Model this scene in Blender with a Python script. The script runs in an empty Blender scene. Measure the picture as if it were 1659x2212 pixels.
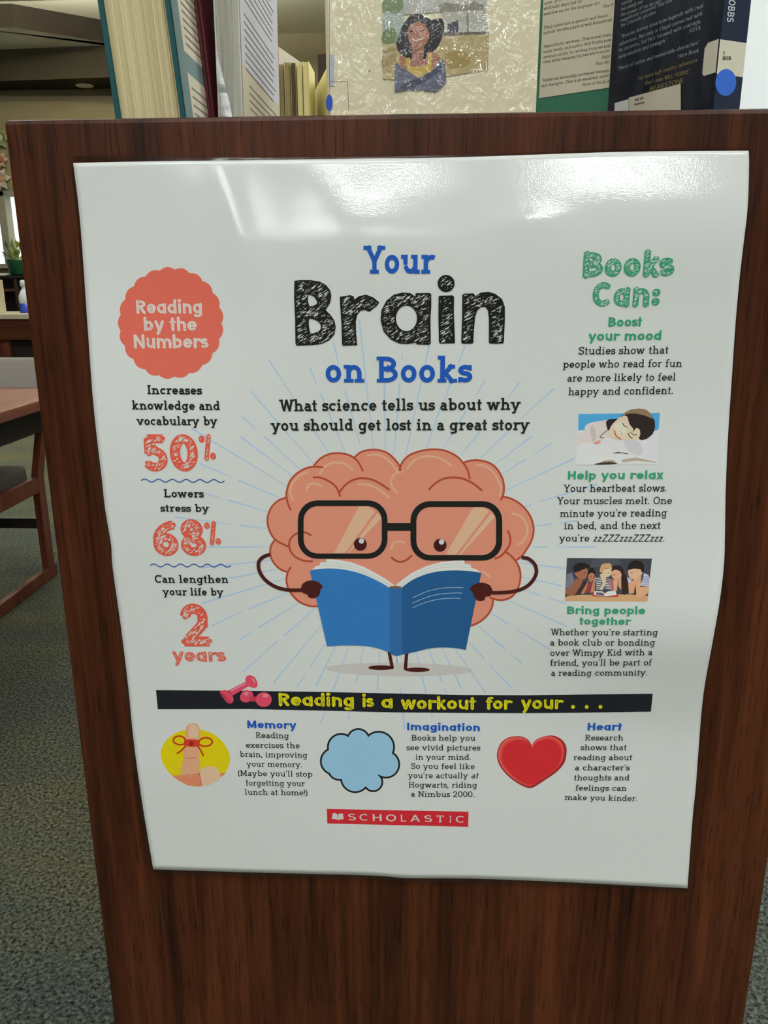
import bpy, bmesh, math, random
from mathutils import Vector, Matrix
from mathutils.geometry import delaunay_2d_cdt
random.seed(7)
S = bpy.context.scene
COL = S.collection
PI = math.pi

# ------------------------------------------------------------------ camera
IW, IH, FPX = 1659.0, 2212.0, 1725.0
CAM = Vector((0.0, -0.6, 1.107))
def _unit(v): return v.normalized()
_down = _unit(Vector((854 - IW/2, 7180 - IH/2, FPX)))
_right = -Vector((-32047 - IW/2, 755 - IH/2, FPX))
_right = _unit(_right - _down * _right.dot(_down))
_up = -_down
_fwd = _up.cross(_right)
ROT = Matrix((_right, _fwd, _up))           # rows: world axes seen from the camera (x right, y down, z forward)
cam_data = bpy.data.cameras.new('camera')
cam = bpy.data.objects.new('camera', cam_data)
COL.objects.link(cam)
cam_data.sensor_fit = 'VERTICAL'
cam_data.sensor_height = 36.0
cam_data.lens = 36.0 * FPX / IH
cam_data.clip_start = 0.01
cx, cy, cz = ROT.col[0], -ROT.col[1], -ROT.col[2]
cam.matrix_world = Matrix(((cx.x, cy.x, cz.x, CAM.x), (cx.y, cy.y, cz.y, CAM.y), (cx.z, cy.z, cz.z, CAM.z), (0, 0, 0, 1)))
S.camera = cam
S.view_settings.view_transform = 'Standard'
S.view_settings.look = 'None'
S.view_settings.gamma = 1.0
S.view_settings.exposure = 0.0

# ------------------------------------------------------------------ world and lamps
TROFFER = 12.5                                # strength of the ceiling troffers
BACK_TROFFER = 18.0
SIDE_TROFFER = 30.0
ADDED_UPLIGHT = 230.0
REAR_TROFFER = 34.0
WINDOW_LIGHT = 0.95
LAMP_COL = (0.965, 1.0, 0.985)
world = bpy.data.worlds.new('world'); S.world = world
world.use_nodes = True
world.node_tree.nodes['Background'].inputs[0].default_value = (0.75, 0.8, 0.85, 1)
world.node_tree.nodes['Background'].inputs[1].default_value = 0.35

# ------------------------------------------------------------------ projections of photo points into the room
def ray(px, py):
    return ROT @ Vector((px - IW/2, py - IH/2, FPX))
def on_plane(px, py, p0, n):
    d = ray(px, py)
    return CAM + d * ((Vector(p0) - CAM).dot(Vector(n)) / d.dot(Vector(n)))
def at_y(px, py, y): return on_plane(px, py, (0, y, 0), (0, 1, 0))
def at_z(px, py, z): return on_plane(px, py, (0, 0, z), (0, 0, 1))
def at_x(px, py, x): return on_plane(px, py, (x, 0, 0), (1, 0, 0))

# ------------------------------------------------------------------ helpers: objects
def tag(o, label=None, cat=None, group=None, kind=None):
    if label: o['label'] = label
    if cat: o['category'] = cat
    if group: o['group'] = group
    if kind: o['kind'] = kind
    return o
def thing(name, label, cat, loc=(0, 0, 0), rz=0.0, group=None):
    o = bpy.data.objects.new(name, None); COL.objects.link(o)
    o.empty_display_size = 0.05
    o.location = loc; o.rotation_euler = (0, 0, rz)
    return tag(o, label, cat, group)
def link(name, me, mat=None, parent=None, smooth=False):
    o = bpy.data.objects.new(name, me); COL.objects.link(o)
    if mat: me.materials.append(mat)
    if smooth:
        for p in me.polygons: p.use_smooth = True
    if parent: o.parent = parent
    return o
def bm_obj(name, bm, mat=None, parent=None, smooth=False):
    me = bpy.data.meshes.new(name); bm.normal_update(); bm.to_mesh(me); bm.free()
    return link(name, me, mat, parent, smooth)
def box(bm, x0, x1, y0, y1, z0, z1, bev=0.0, seg=2):
    vs = [bm.verts.new(p) for p in ((x0,y0,z0),(x1,y0,z0),(x1,y1,z0),(x0,y1,z0),(x0,y0,z1),(x1,y0,z1),(x1,y1,z1),(x0,y1,z1))]
    fs = [bm.faces.new([vs[i] for i in f]) for f in ((3,2,1,0),(4,5,6,7),(0,1,5,4),(1,2,6,5),(2,3,7,6),(3,0,4,7))]
    if bev:
        es = list({e for f in fs for e in f.edges})
        bmesh.ops.bevel(bm, geom=es, offset=bev, segments=seg, affect='EDGES', profile=0.5)
    return vs
def boxo(name, dims, mat, parent=None, bev=0.0, seg=2):
    bm = bmesh.new(); box(bm, *dims, bev=bev, seg=seg)
    return bm_obj(name, bm, mat, parent)
def prism(bm, pts, d):                       # polygon of 3D points swept along vector d
    d = Vector(d)
    a = [bm.verts.new(p) for p in pts]; b = [bm.verts.new(Vector(p) + d) for p in pts]
    n = len(pts)
    bm.faces.new(a[::-1]); bm.faces.new(b)
    for i in range(n): bm.faces.new((a[i], a[(i+1) % n], b[(i+1) % n], b[i]))
    bmesh.ops.recalc_face_normals(bm, faces=bm.faces[:])
def tube(bm, pts, r, n=10, r1=None):
    rings = []
    m = len(pts)
    for i, p in enumerate(pts):
        p = Vector(p)
        d = (Vector(pts[min(i+1, m-1)]) - Vector(pts[max(i-1, 0)])).normalized()
        a = d.orthogonal().normalized(); b = d.cross(a)
        rr = r if r1 is None else r + (r1 - r) * i / (m - 1)
        rings.append([bm.verts.new(p + (a*math.cos(2*PI*k/n) + b*math.sin(2*PI*k/n)) * rr) for k in range(n)])
    for i in range(m-1):
        for k in range(n):
            bm.faces.new((rings[i][k], rings[i][(k+1) % n], rings[i+1][(k+1) % n], rings[i+1][k]))
    bm.faces.new(rings[0][::-1]); bm.faces.new(rings[-1])
def lathe(bm, prof, c, n=20):
    c = Vector(c); rings = []
    for r, z in prof:
        rings.append([bm.verts.new(c + Vector((r*math.cos(2*PI*k/n), r*math.sin(2*PI*k/n), z))) for k in range(n)])
    for i in range(len(prof)-1):
        for k in range(n):
            bm.faces.new((rings[i][k], rings[i][(k+1) % n], rings[i+1][(k+1) % n], rings[i+1][k]))
    bm.faces.new(rings[0][::-1]); bm.faces.new(rings[-1])

# ------------------------------------------------------------------ helpers: materials
def lin(c):
    def f(v):
        v /= 255.0
        return v/12.92 if v <= 0.04045 else ((v+0.055)/1.055)**2.4
    return tuple(f(v) for v in c)
def new_mat(name):
    m = bpy.data.materials.new(name); m.use_nodes = True
    nt = m.node_tree
    return m, nt, nt.nodes['Principled BSDF']
def nd(nt, t, **kw):
    n = nt.nodes.new(t)
    for k, v in kw.items():
        if k in n.inputs: n.inputs[k].default_value = v
        else: setattr(n, k, v)
    return n
def mat(name, rgb, rough=0.6, spec=0.4, coat=0.0, metal=0.0, noise=0.0, nscale=40.0, bump=0.0, bscale=200.0):
    m, nt, b = new_mat(name)
    c = lin(rgb)
    b.inputs['Base Color'].default_value = (*c, 1)
    b.inputs['Roughness'].default_value = rough
    b.inputs['Specular IOR Level'].default_value = spec
    b.inputs['Metallic'].default_value = metal
    b.inputs['Coat Weight'].default_value = coat
    b.inputs['Coat Roughness'].default_value = 0.15
    tc = nd(nt, 'ShaderNodeTexCoord')
    if noise:
        n = nd(nt, 'ShaderNodeTexNoise', Scale=nscale, Detail=4.0)
        nt.links.new(tc.outputs['Object'], n.inputs['Vector'])
        mx = nd(nt, 'ShaderNodeMix', data_type='RGBA')
        mx.inputs['A'].default_value = (*[v*(1-noise) for v in c], 1)
        mx.inputs['B'].default_value = (*[min(1, v*(1+noise)) for v in c], 1)
        nt.links.new(n.outputs['Fac'], mx.inputs['Factor'])
        nt.links.new(mx.outputs['Result'], b.inputs['Base Color'])
    if bump:
        n2 = nd(nt, 'ShaderNodeTexNoise', Scale=bscale, Detail=2.0)
        nt.links.new(tc.outputs['Object'], n2.inputs['Vector'])
        bp = nd(nt, 'ShaderNodeBump', Strength=bump, Distance=0.001)
        nt.links.new(n2.outputs['Fac'], bp.inputs['Height'])
        nt.links.new(bp.outputs['Normal'], b.inputs['Normal'])
    return m
def emit(name, rgb, strength):
    m, nt, b = new_mat(name)
    b.inputs['Base Color'].default_value = (0.8, 0.8, 0.8, 1)
    b.inputs['Emission Color'].default_value = (*rgb, 1)
    b.inputs['Emission Strength'].default_value = strength
    return m
def wood(name, dark, light, sx=70.0, sz=2.2, rough=0.35, axis='Z', streak=1.0, coat=0.06):
    m, nt, b = new_mat(name)
    tc = nd(nt, 'ShaderNodeTexCoord')
    mp = nd(nt, 'ShaderNodeMapping')
    s = {'Z': (sx, sx, sz), 'X': (sz, sx, sx), 'Y': (sx, sz, sx)}[axis]
    mp.inputs['Scale'].default_value = s
    nt.links.new(tc.outputs['Object'], mp.inputs['Vector'])
    n1 = nd(nt, 'ShaderNodeTexNoise', Scale=1.0, Detail=6.0, Roughness=0.6, Distortion=0.6)
    nt.links.new(mp.outputs['Vector'], n1.inputs['Vector'])
    mp2 = nd(nt, 'ShaderNodeMapping')
    mp2.inputs['Scale'].default_value = tuple(v*k for v, k in zip(s, (0.14, 0.14, 0.5) if axis == 'Z' else (0.3, 0.3, 0.3)))
    nt.links.new(tc.outputs['Object'], mp2.inputs['Vector'])
    n2 = nd(nt, 'ShaderNodeTexNoise', Scale=1.0, Detail=3.0, Distortion=1.2)
    nt.links.new(mp2.outputs['Vector'], n2.inputs['Vector'])
    mp3 = nd(nt, 'ShaderNodeMapping')
    mp3.inputs['Scale'].default_value = tuple(v*k for v, k in zip(s, (6, 6, 9)))
    nt.links.new(tc.outputs['Object'], mp3.inputs['Vector'])
    n3 = nd(nt, 'ShaderNodeTexNoise', Scale=1.0, Detail=2.0)
    nt.links.new(mp3.outputs['Vector'], n3.inputs['Vector'])
    add = nd(nt, 'ShaderNodeMath', operation='MULTIPLY_ADD')
    nt.links.new(n2.outputs['Fac'], add.inputs[0]); add.inputs[1].default_value = 0.9
    nt.links.new(n1.outputs['Fac'], add.inputs[2])
    mr = nd(nt, 'ShaderNodeMapRange')
    mr.inputs['From Min'].default_value = 0.62; mr.inputs['From Max'].default_value = 1.25
    nt.links.new(add.outputs[0], mr.inputs['Value'])
    mx = nd(nt, 'ShaderNodeMix', data_type='RGBA')
    mx.inputs['A'].default_value = (*lin(dark), 1); mx.inputs['B'].default_value = (*lin(light), 1)
    nt.links.new(mr.outputs['Result'], mx.inputs['Factor'])
    pores = nd(nt, 'ShaderNodeMapRange')
    pores.inputs['From Min'].default_value = 0.30; pores.inputs['From Max'].default_value = 0.46
    pores.inputs['To Min'].default_value = 1.0 - 0.6*streak
    nt.links.new(n3.outputs['Fac'], pores.inputs['Value'])
    mul = nd(nt, 'ShaderNodeMix', data_type='RGBA', blend_type='MULTIPLY')
    mul.inputs['Factor'].default_value = 1.0
    nt.links.new(mx.outputs['Result'], mul.inputs['A']); nt.links.new(pores.outputs['Result'], mul.inputs['B'])
    nt.links.new(mul.outputs['Result'], b.inputs['Base Color'])
    b.inputs['Roughness'].default_value = rough
    b.inputs['Specular IOR Level'].default_value = 0.15
    b.inputs['Coat Weight'].default_value = coat
    b.inputs['Coat Roughness'].default_value = 0.3
    bp = nd(nt, 'ShaderNodeBump', Strength=0.25, Distance=0.0006)
    nt.links.new(n3.outputs['Fac'], bp.inputs['Height'])
    nt.links.new(bp.outputs['Normal'], b.inputs['Normal'])
    return m
def carpet():
    m, nt, b = new_mat('carpet_pile')
    tc = nd(nt, 'ShaderNodeTexCoord')
    sp = nd(nt, 'ShaderNodeTexNoise', Scale=135.0, Detail=3.0, Roughness=0.75)
    nt.links.new(tc.outputs['Object'], sp.inputs['Vector'])
    vo = nd(nt, 'ShaderNodeTexVoronoi', Scale=120.0)
    nt.links.new(tc.outputs['Object'], vo.inputs['Vector'])
    mp = nd(nt, 'ShaderNodeMapping'); mp.inputs['Scale'].default_value = (1.6, 4.0, 1); mp.inputs['Rotation'].default_value = (0, 0, 0.12)
    nt.links.new(tc.outputs['Object'], mp.inputs['Vector'])
    big = nd(nt, 'ShaderNodeTexNoise', Scale=1.0, Detail=3.0)
    nt.links.new(mp.outputs['Vector'], big.inputs['Vector'])
    br = nd(nt, 'ShaderNodeTexBrick', Scale=1.0, offset=0.5)
    br.inputs['Brick Width'].default_value = 0.61; br.inputs['Row Height'].default_value = 0.61
    br.inputs['Mortar Size'].default_value = 0.0
    br.inputs['Color1'].default_value = (0.35, 0.35, 0.35, 1); br.inputs['Color2'].default_value = (0.65, 0.65, 0.65, 1)
    nt.links.new(tc.outputs['Object'], br.inputs['Vector'])
    ad = nd(nt, 'ShaderNodeMath', operation='MULTIPLY_ADD')
    nt.links.new(br.outputs['Color'], ad.inputs[0]); ad.inputs[1].default_value = 0.35
    nt.links.new(big.outputs['Fac'], ad.inputs[2])
    cr = nd(nt, 'ShaderNodeValToRGB')
    e = cr.color_ramp.elements
    e[0].position = 0.5; e[0].color = (*lin((80, 85, 79)), 1)
    e[1].position = 0.84; e[1].color = (*lin((100, 98, 77)), 1)
    e2 = cr.color_ramp.elements.new(0.66); e2.color = (*lin((88, 92, 79)), 1)
    nt.links.new(ad.outputs[0], cr.inputs['Fac'])
    mr = nd(nt, 'ShaderNodeMapRange'); mr.inputs['From Min'].default_value = 0.36; mr.inputs['From Max'].default_value = 0.66
    mr.inputs['To Min'].default_value = 0.1; mr.inputs['To Max'].default_value = 1.8
    nt.links.new(sp.outputs['Fac'], mr.inputs['Value'])
    mul = nd(nt, 'ShaderNodeMix', data_type='RGBA', blend_type='MULTIPLY'); mul.inputs['Factor'].default_value = 1.0
    nt.links.new(cr.outputs['Color'], mul.inputs['A']); nt.links.new(mr.outputs['Result'], mul.inputs['B'])
    nt.links.new(mul.outputs['Result'], b.inputs['Base Color'])
    b.inputs['Roughness'].default_value = 0.95
    b.inputs['Specular IOR Level'].default_value = 0.1
    bp = nd(nt, 'ShaderNodeBump', Strength=0.8, Distance=0.004)
    nt.links.new(vo.outputs['Distance'], bp.inputs['Height'])
    nt.links.new(bp.outputs['Normal'], b.inputs['Normal'])
    return m
def pages(name, rgb, scale=900.0, depth=0.35, lean=0.0):
    m, nt, b = new_mat(name)
    tc = nd(nt, 'ShaderNodeTexCoord')
    rt = nd(nt, 'ShaderNodeMapping'); rt.inputs['Rotation'].default_value = (math.atan(lean), 0, 0)
    nt.links.new(tc.outputs['Object'], rt.inputs['Vector'])
    mp = nd(nt, 'ShaderNodeMapping'); mp.inputs['Scale'].default_value = (3.0, scale, 0.8)
    nt.links.new(rt.outputs['Vector'], mp.inputs['Vector'])
    n = nd(nt, 'ShaderNodeTexNoise', Scale=1.0, Detail=3.0, Roughness=0.75)
    nt.links.new(mp.outputs['Vector'], n.inputs['Vector'])
    c = lin(rgb)
    mr = nd(nt, 'ShaderNodeMapRange'); mr.inputs['From Min'].default_value = 0.3; mr.inputs['From Max'].default_value = 0.62
    nt.links.new(n.outputs['Fac'], mr.inputs['Value'])
    mx = nd(nt, 'ShaderNodeMix', data_type='RGBA')
    mx.inputs['A'].default_value = (*[v*(1-depth) for v in c], 1); mx.inputs['B'].default_value = (*[min(1, v*1.08) for v in c], 1)
    nt.links.new(mr.outputs['Result'], mx.inputs['Factor'])
    nt.links.new(mx.outputs['Result'], b.inputs['Base Color'])
    b.inputs['Roughness'].default_value = 0.85; b.inputs['Specular IOR Level'].default_value = 0.2
    bp = nd(nt, 'ShaderNodeBump', Strength=0.5, Distance=0.0008)
    nt.links.new(n.outputs['Fac'], bp.inputs['Height'])
    nt.links.new(bp.outputs['Normal'], b.inputs['Normal'])
    return m
def film(name, tint=(0.8, 0.8, 0.85), clear=0.8, rough=0.1, wrinkle=0.0, wscale=30.0, lo=0.0):
    m = bpy.data.materials.new(name); m.use_nodes = True
    nt = m.node_tree; nt.nodes.clear()
    out = nd(nt, 'ShaderNodeOutputMaterial')
    tr = nd(nt, 'ShaderNodeBsdfTransparent'); tr.inputs[0].default_value = (*tint, 1)
    gl = nd(nt, 'ShaderNodeBsdfGlossy'); gl.inputs['Roughness'].default_value = rough
    gl.inputs['Color'].default_value = (0.9, 0.9, 0.9, 1)
    mx = nd(nt, 'ShaderNodeMixShader'); mx.inputs[0].default_value = 1 - clear
    nt.links.new(tr.outputs[0], mx.inputs[1]); nt.links.new(gl.outputs[0], mx.inputs[2])
    nt.links.new(mx.outputs[0], out.inputs[0])
    if wrinkle:
        tc = nd(nt, 'ShaderNodeTexCoord')
        n = nd(nt, 'ShaderNodeTexNoise', Scale=wscale, Detail=2.5, Roughness=0.55, Distortion=1.0)
        nt.links.new(tc.outputs['Object'], n.inputs['Vector'])
        bp = nd(nt, 'ShaderNodeBump', Strength=wrinkle, Distance=0.01)
        nt.links.new(n.outputs['Fac'], bp.inputs['Height'])
        nt.links.new(bp.outputs['Normal'], gl.inputs['Normal'])
    return m
# print on laminated paper / on a cover: colour comes from the ink attribute, the gloss is the film's own
def ink_mat(name, coat, crough, bump, bscale):
    m, nt, b = new_mat(name)
    at = nd(nt, 'ShaderNodeAttribute', attribute_name='ink')
    nt.links.new(at.outputs['Color'], b.inputs['Base Color'])
    b.inputs['Roughness'].default_value = 0.6
    b.inputs['Specular IOR Level'].default_value = 0.08
    b.inputs['Coat Weight'].default_value = coat
    b.inputs['Coat Roughness'].default_value = crough
    b.inputs['Coat IOR'].default_value = 1.5
    tc = nd(nt, 'ShaderNodeTexCoord')
    n = nd(nt, 'ShaderNodeTexNoise', Scale=bscale, Detail=1.5)
    nt.links.new(tc.outputs['Object'], n.inputs['Vector'])
    bp = nd(nt, 'ShaderNodeBump', Strength=bump, Distance=0.001)
    nt.links.new(n.outputs['Fac'], bp.inputs['Height'])
    nt.links.new(bp.outputs['Normal'], b.inputs['Coat Normal'])
    return m
POSTER_INK = ink_mat('laminated_print', 1.0, 0.05, 0.055, 900.0)
COVER_INK = ink_mat('cover_print', 0.35, 0.2, 0.1, 120.0)

# photographed colour -> ink colour, with the paper white at that place taken out
def ink(r, g, b, white=(196, 204, 199), top=0.8):
    c = lin((r, g, b)); w = lin(white)
    return tuple(max(0.003, min(0.9, a / q * top)) for a, q in zip(c, w))

# ------------------------------------------------------------------ helpers: printing on a surface
def cr(pts, n=6, closed=False):              # smooth curve through the points
    P = [Vector(p) for p in pts]; m = len(P); out = []
    for i in range(m if closed else m-1):
        if closed: a, b, c, d = P[(i-1) % m], P[i], P[(i+1) % m], P[(i+2) % m]
        else: a, b, c, d = P[max(i-1, 0)], P[i], P[i+1], P[min(i+2, m-1)]
        for k in range(n):
            t = k/n
            out.append(0.5*((2*b) + (c-a)*t + (2*a-5*b+4*c-d)*t*t + (3*b-a-3*c+d)*t**3))
    if not closed: out.append(P[-1])
    return [(p.x, p.y) for p in out]
def ell(cx, cy, rx, ry, a0=0.0, a1=360.0, n=None):
    n = n or max(4, int(abs(a1-a0)/15))
    full = abs(abs(a1-a0)-360) < 1e-6
    return [(cx+rx*math.cos(math.radians(a0+(a1-a0)*k/n)), cy+ry*math.sin(math.radians(a0+(a1-a0)*k/n))) for k in range(n if full else n+1)]
def rrect(x0, y0, x1, y1, r, n=7):
    out = []
    for cxx, cyy, a in ((x1-r, y1-r, 0), (x0+r, y1-r, 90), (x0+r, y0+r, 180), (x1-r, y0+r, 270)):
        out += ell(cxx, cyy, r, r, a, a+90, n)
    return out
def inside(p, poly):
    x, y = p; c = False; j = len(poly)-1
    for i in range(len(poly)):
        xi, yi = poly[i]; xj, yj = poly[j]
        if (yi > y) != (yj > y) and x < (xj-xi)*(y-yi)/(yj-yi)+xi: c = not c
        j = i
    return c
def seg_dist(p, a, b):
    ax, ay = a; bx, by = b; px, py = p
    dx, dy = bx-ax, by-ay; L = dx*dx+dy*dy
    t = 0 if L == 0 else max(0, min(1, ((px-ax)*dx+(py-ay)*dy)/L))
    return math.hypot(px-ax-t*dx, py-ay-t*dy)
def densify(pts, step, closed):
    out = []; m = len(pts)
    for i in range(m if closed else m-1):
        a, b = pts[i], pts[(i+1) % m]
        k = max(1, int(math.hypot(b[0]-a[0], b[1]-a[1])/step))
        for q in range(k): out.append((a[0]+(b[0]-a[0])*q/k, a[1]+(b[1]-a[1])*q/k))
    if not closed: out.append(pts[-1])
    return out

def union_mesh(shapes, grid=None):            # shapes: each a list of loops (even-odd); one triangulation of their union
    V = []; E = []
    for loops in shapes:
        for l in loops:
            b = len(V); V += l; E += [(b+i, b+(i+1) % len(l)) for i in range(len(l))]
    if grid:
        xs = [p[0] for p in V]; ys = [p[1] for p in V]
        y = min(ys)+grid*0.5
        while y < max(ys):
            x = min(xs)+grid*0.5
            while x < max(xs):
                V.append((x, y)); x += grid
            y += grid
    r = delaunay_2d_cdt([Vector(p) for p in V], E, [], 0, 1e-6)
    vv = [(p.x, p.y) for p in r[0]]; ff = []
    bb = [(min(p[0] for l in s for p in l), max(p[0] for l in s for p in l), min(p[1] for l in s for p in l), max(p[1] for l in s for p in l)) for s in shapes]
    for t in r[2]:
        c = (sum(vv[i][0] for i in t)/len(t), sum(vv[i][1] for i in t)/len(t))
        for s, q in zip(shapes, bb):
            if q[0] <= c[0] <= q[1] and q[2] <= c[1] <= q[3] and sum(inside(c, l) for l in s) % 2 == 1:
                ff.append(tuple(t)); break
    used = sorted({i for t in ff for i in t}); m = {i: k for k, i in enumerate(used)}
    return [vv[i] for i in used], [tuple(m[i] for i in t) for t in ff]

class Surface:                               # a surface given by photo-point lookup and a position for (u, v)
    def __init__(self, lookup, place, flip=False):
        self.px = lookup; self.place = place; self.flip = flip
    def normal(self, u, v, e=0.0015):
        a, b = self.place(u+e, v), self.place(u-e, v)
        c, d = self.place(u, v+e), self.place(u, v-e)
        n = (a-b).cross(c-d).normalized()
        return -n if self.flip else n
def plane_surface(p0, u_dir):                # vertical plane, u along u_dir, v = height; its normal faces the camera
    p0 = Vector(p0); u_dir = Vector(u_dir).normalized()
    n = u_dir.cross(Vector((0, 0, 1)))
    def lookup(x, y):
        p = on_plane(x, y, p0, n)
        return ((p-p0).dot(u_dir), p.z)
    def place(u, v): return Vector((p0.x+u_dir.x*u, p0.y+u_dir.y*u, v))
    return Surface(lookup, place)

class Print:                                 # flat ink shapes collected into one mesh lying on a surface
    STEP = 5e-5
    def __init__(self, surf, step=None):
        self.s = surf; self.v = []; self.n = []; self.f = []; self.c = []; self.st = step or Print.STEP
    def add(self, uv, faces, layer, col):
        base = len(self.v)
        for u, v in uv:
            n = self.s.normal(u, v)
            self.v.append(self.s.place(u, v)+n*(self.st*layer)); self.n.append(n)
        for f in faces:
            ar = sum(uv[f[i]][0]*uv[f[(i+1) % len(f)]][1]-uv[f[(i+1) % len(f)]][0]*uv[f[i]][1] for i in range(len(f)))
            if abs(ar) < 1e-14: continue
            f = tuple(base+i for i in f)
            self.f.append(f if ar > 0 else f[::-1]); self.c.append(col)
    def _ribbon(self, pts, w, closed, taper=None):
        m = len(pts); L = []; R = []
        for i in range(m):
            p = pts[i]
            a = pts[(i-1) % m] if (closed or i > 0) else None
            b = pts[(i+1) % m] if (closed or i < m-1) else None
            def dirn(q, r):
                d = (r[0]-q[0], r[1]-q[1]); l = math.hypot(*d) or 1e-9
                return (d[0]/l, d[1]/l)
            d1 = dirn(a, p) if a is not None else dirn(p, b)
            d2 = dirn(p, b) if b is not None else d1
            nx, ny = -(d1[1]+d2[1]), d1[0]+d2[0]
            l = math.hypot(nx, ny)
            if l < 0.25: nx, ny, l = -d1[1], d1[0], 1.0
            nx /= l; ny /= l
            k = 1.0/max(0.5, nx*-d1[1]+ny*d1[0])
            h = w/2*k
            if taper: h *= taper[0]+(taper[1]-taper[0])*i/(m-1)
            L.append((p[0]+nx*h, p[1]+ny*h)); R.append((p[0]-nx*h, p[1]-ny*h))
        n = m if closed else m-1
        return L+R, [(i, (i+1) % m, m+(i+1) % m, m+i) for i in range(n)]
    def stroke(self, pts, w, layer, col, closed=False, caps=True, taper=None, step=14.0):   # photo points
        pts = densify(pts, step, closed)
        v, f = self._ribbon(pts, w, closed, taper)
        self.add([self.s.px(*p) for p in v], f, layer, col)
        if caps and not closed:
            for k, (e, o) in enumerate(((pts[0], pts[1]), (pts[-1], pts[-2]))):
                r = w/2*(taper[k] if taper else 1)
                a = math.degrees(math.atan2(e[1]-o[1], e[0]-o[0]))
                d = ell(e[0], e[1], r, r, a-90, a+90, 7)
                self.add([self.s.px(*p) for p in d], [tuple(range(len(d)))], layer, col)
    def union(self, polys, layer, col, grid=16.0):                                          # photo points
        v, f = union_mesh([[densify(list(p), grid, True)] for p in polys], grid)
        self.add([self.s.px(*p) for p in v], f, layer, col)
    def fill(self, poly, layer, col, holes=(), grid=16.0, curve=0):                         # photo points
        loops = [list(poly)]+[list(h) for h in holes]
        if curve: loops = [cr(l, curve, True) for l in loops]
        loops = [densify(l, grid, True) for l in loops]
        V = []; E = []
        for l in loops:
            b = len(V); V += l; E += [(b+i, b+(i+1) % len(l)) for i in range(len(l))]
        xs = [p[0] for p in loops[0]]; ys = [p[1] for p in loops[0]]
        y = min(ys)+grid*0.5
        while y < max(ys):
            x = min(xs)+grid*0.5
            while x < max(xs):
                if inside((x, y), loops[0]): V.append((x, y))
                x += grid
            y += grid
        r = delaunay_2d_cdt([Vector(p) for p in V], E, [], 0, 1e-5)
        vv = [(p.x, p.y) for p in r[0]]
        ff = []
        for t in r[2]:
            c = (sum(vv[i][0] for i in t)/len(t), sum(vv[i][1] for i in t)/len(t))
            if sum(inside(c, l) for l in loops) == 1: ff.append(tuple(t))
        self.add([self.s.px(*p) for p in vv], ff, layer, col)
    def dot(self, x, y, rx, layer, col, ry=None, n=18):
        self.fill(ell(x, y, rx, ry or rx, n=n), layer, col)
    def obj(self, name, parent, material=None, label=None):
        me = bpy.data.meshes.new(name)
        me.from_pydata([tuple(p) for p in self.v], [], self.f)
        at = me.attributes.new('ink', 'FLOAT_COLOR', 'CORNER')
        k = 0
        for f, c in zip(self.f, self.c):
            for _ in f:
                at.data[k].color = (*c, 1); k += 1
        for p in me.polygons: p.use_smooth = True
        me.normals_split_custom_set_from_vertices([tuple(n) for n in self.n])
        o = link(name, me, material or POSTER_INK, parent)
        if label: o['label'] = label
        return o

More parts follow.
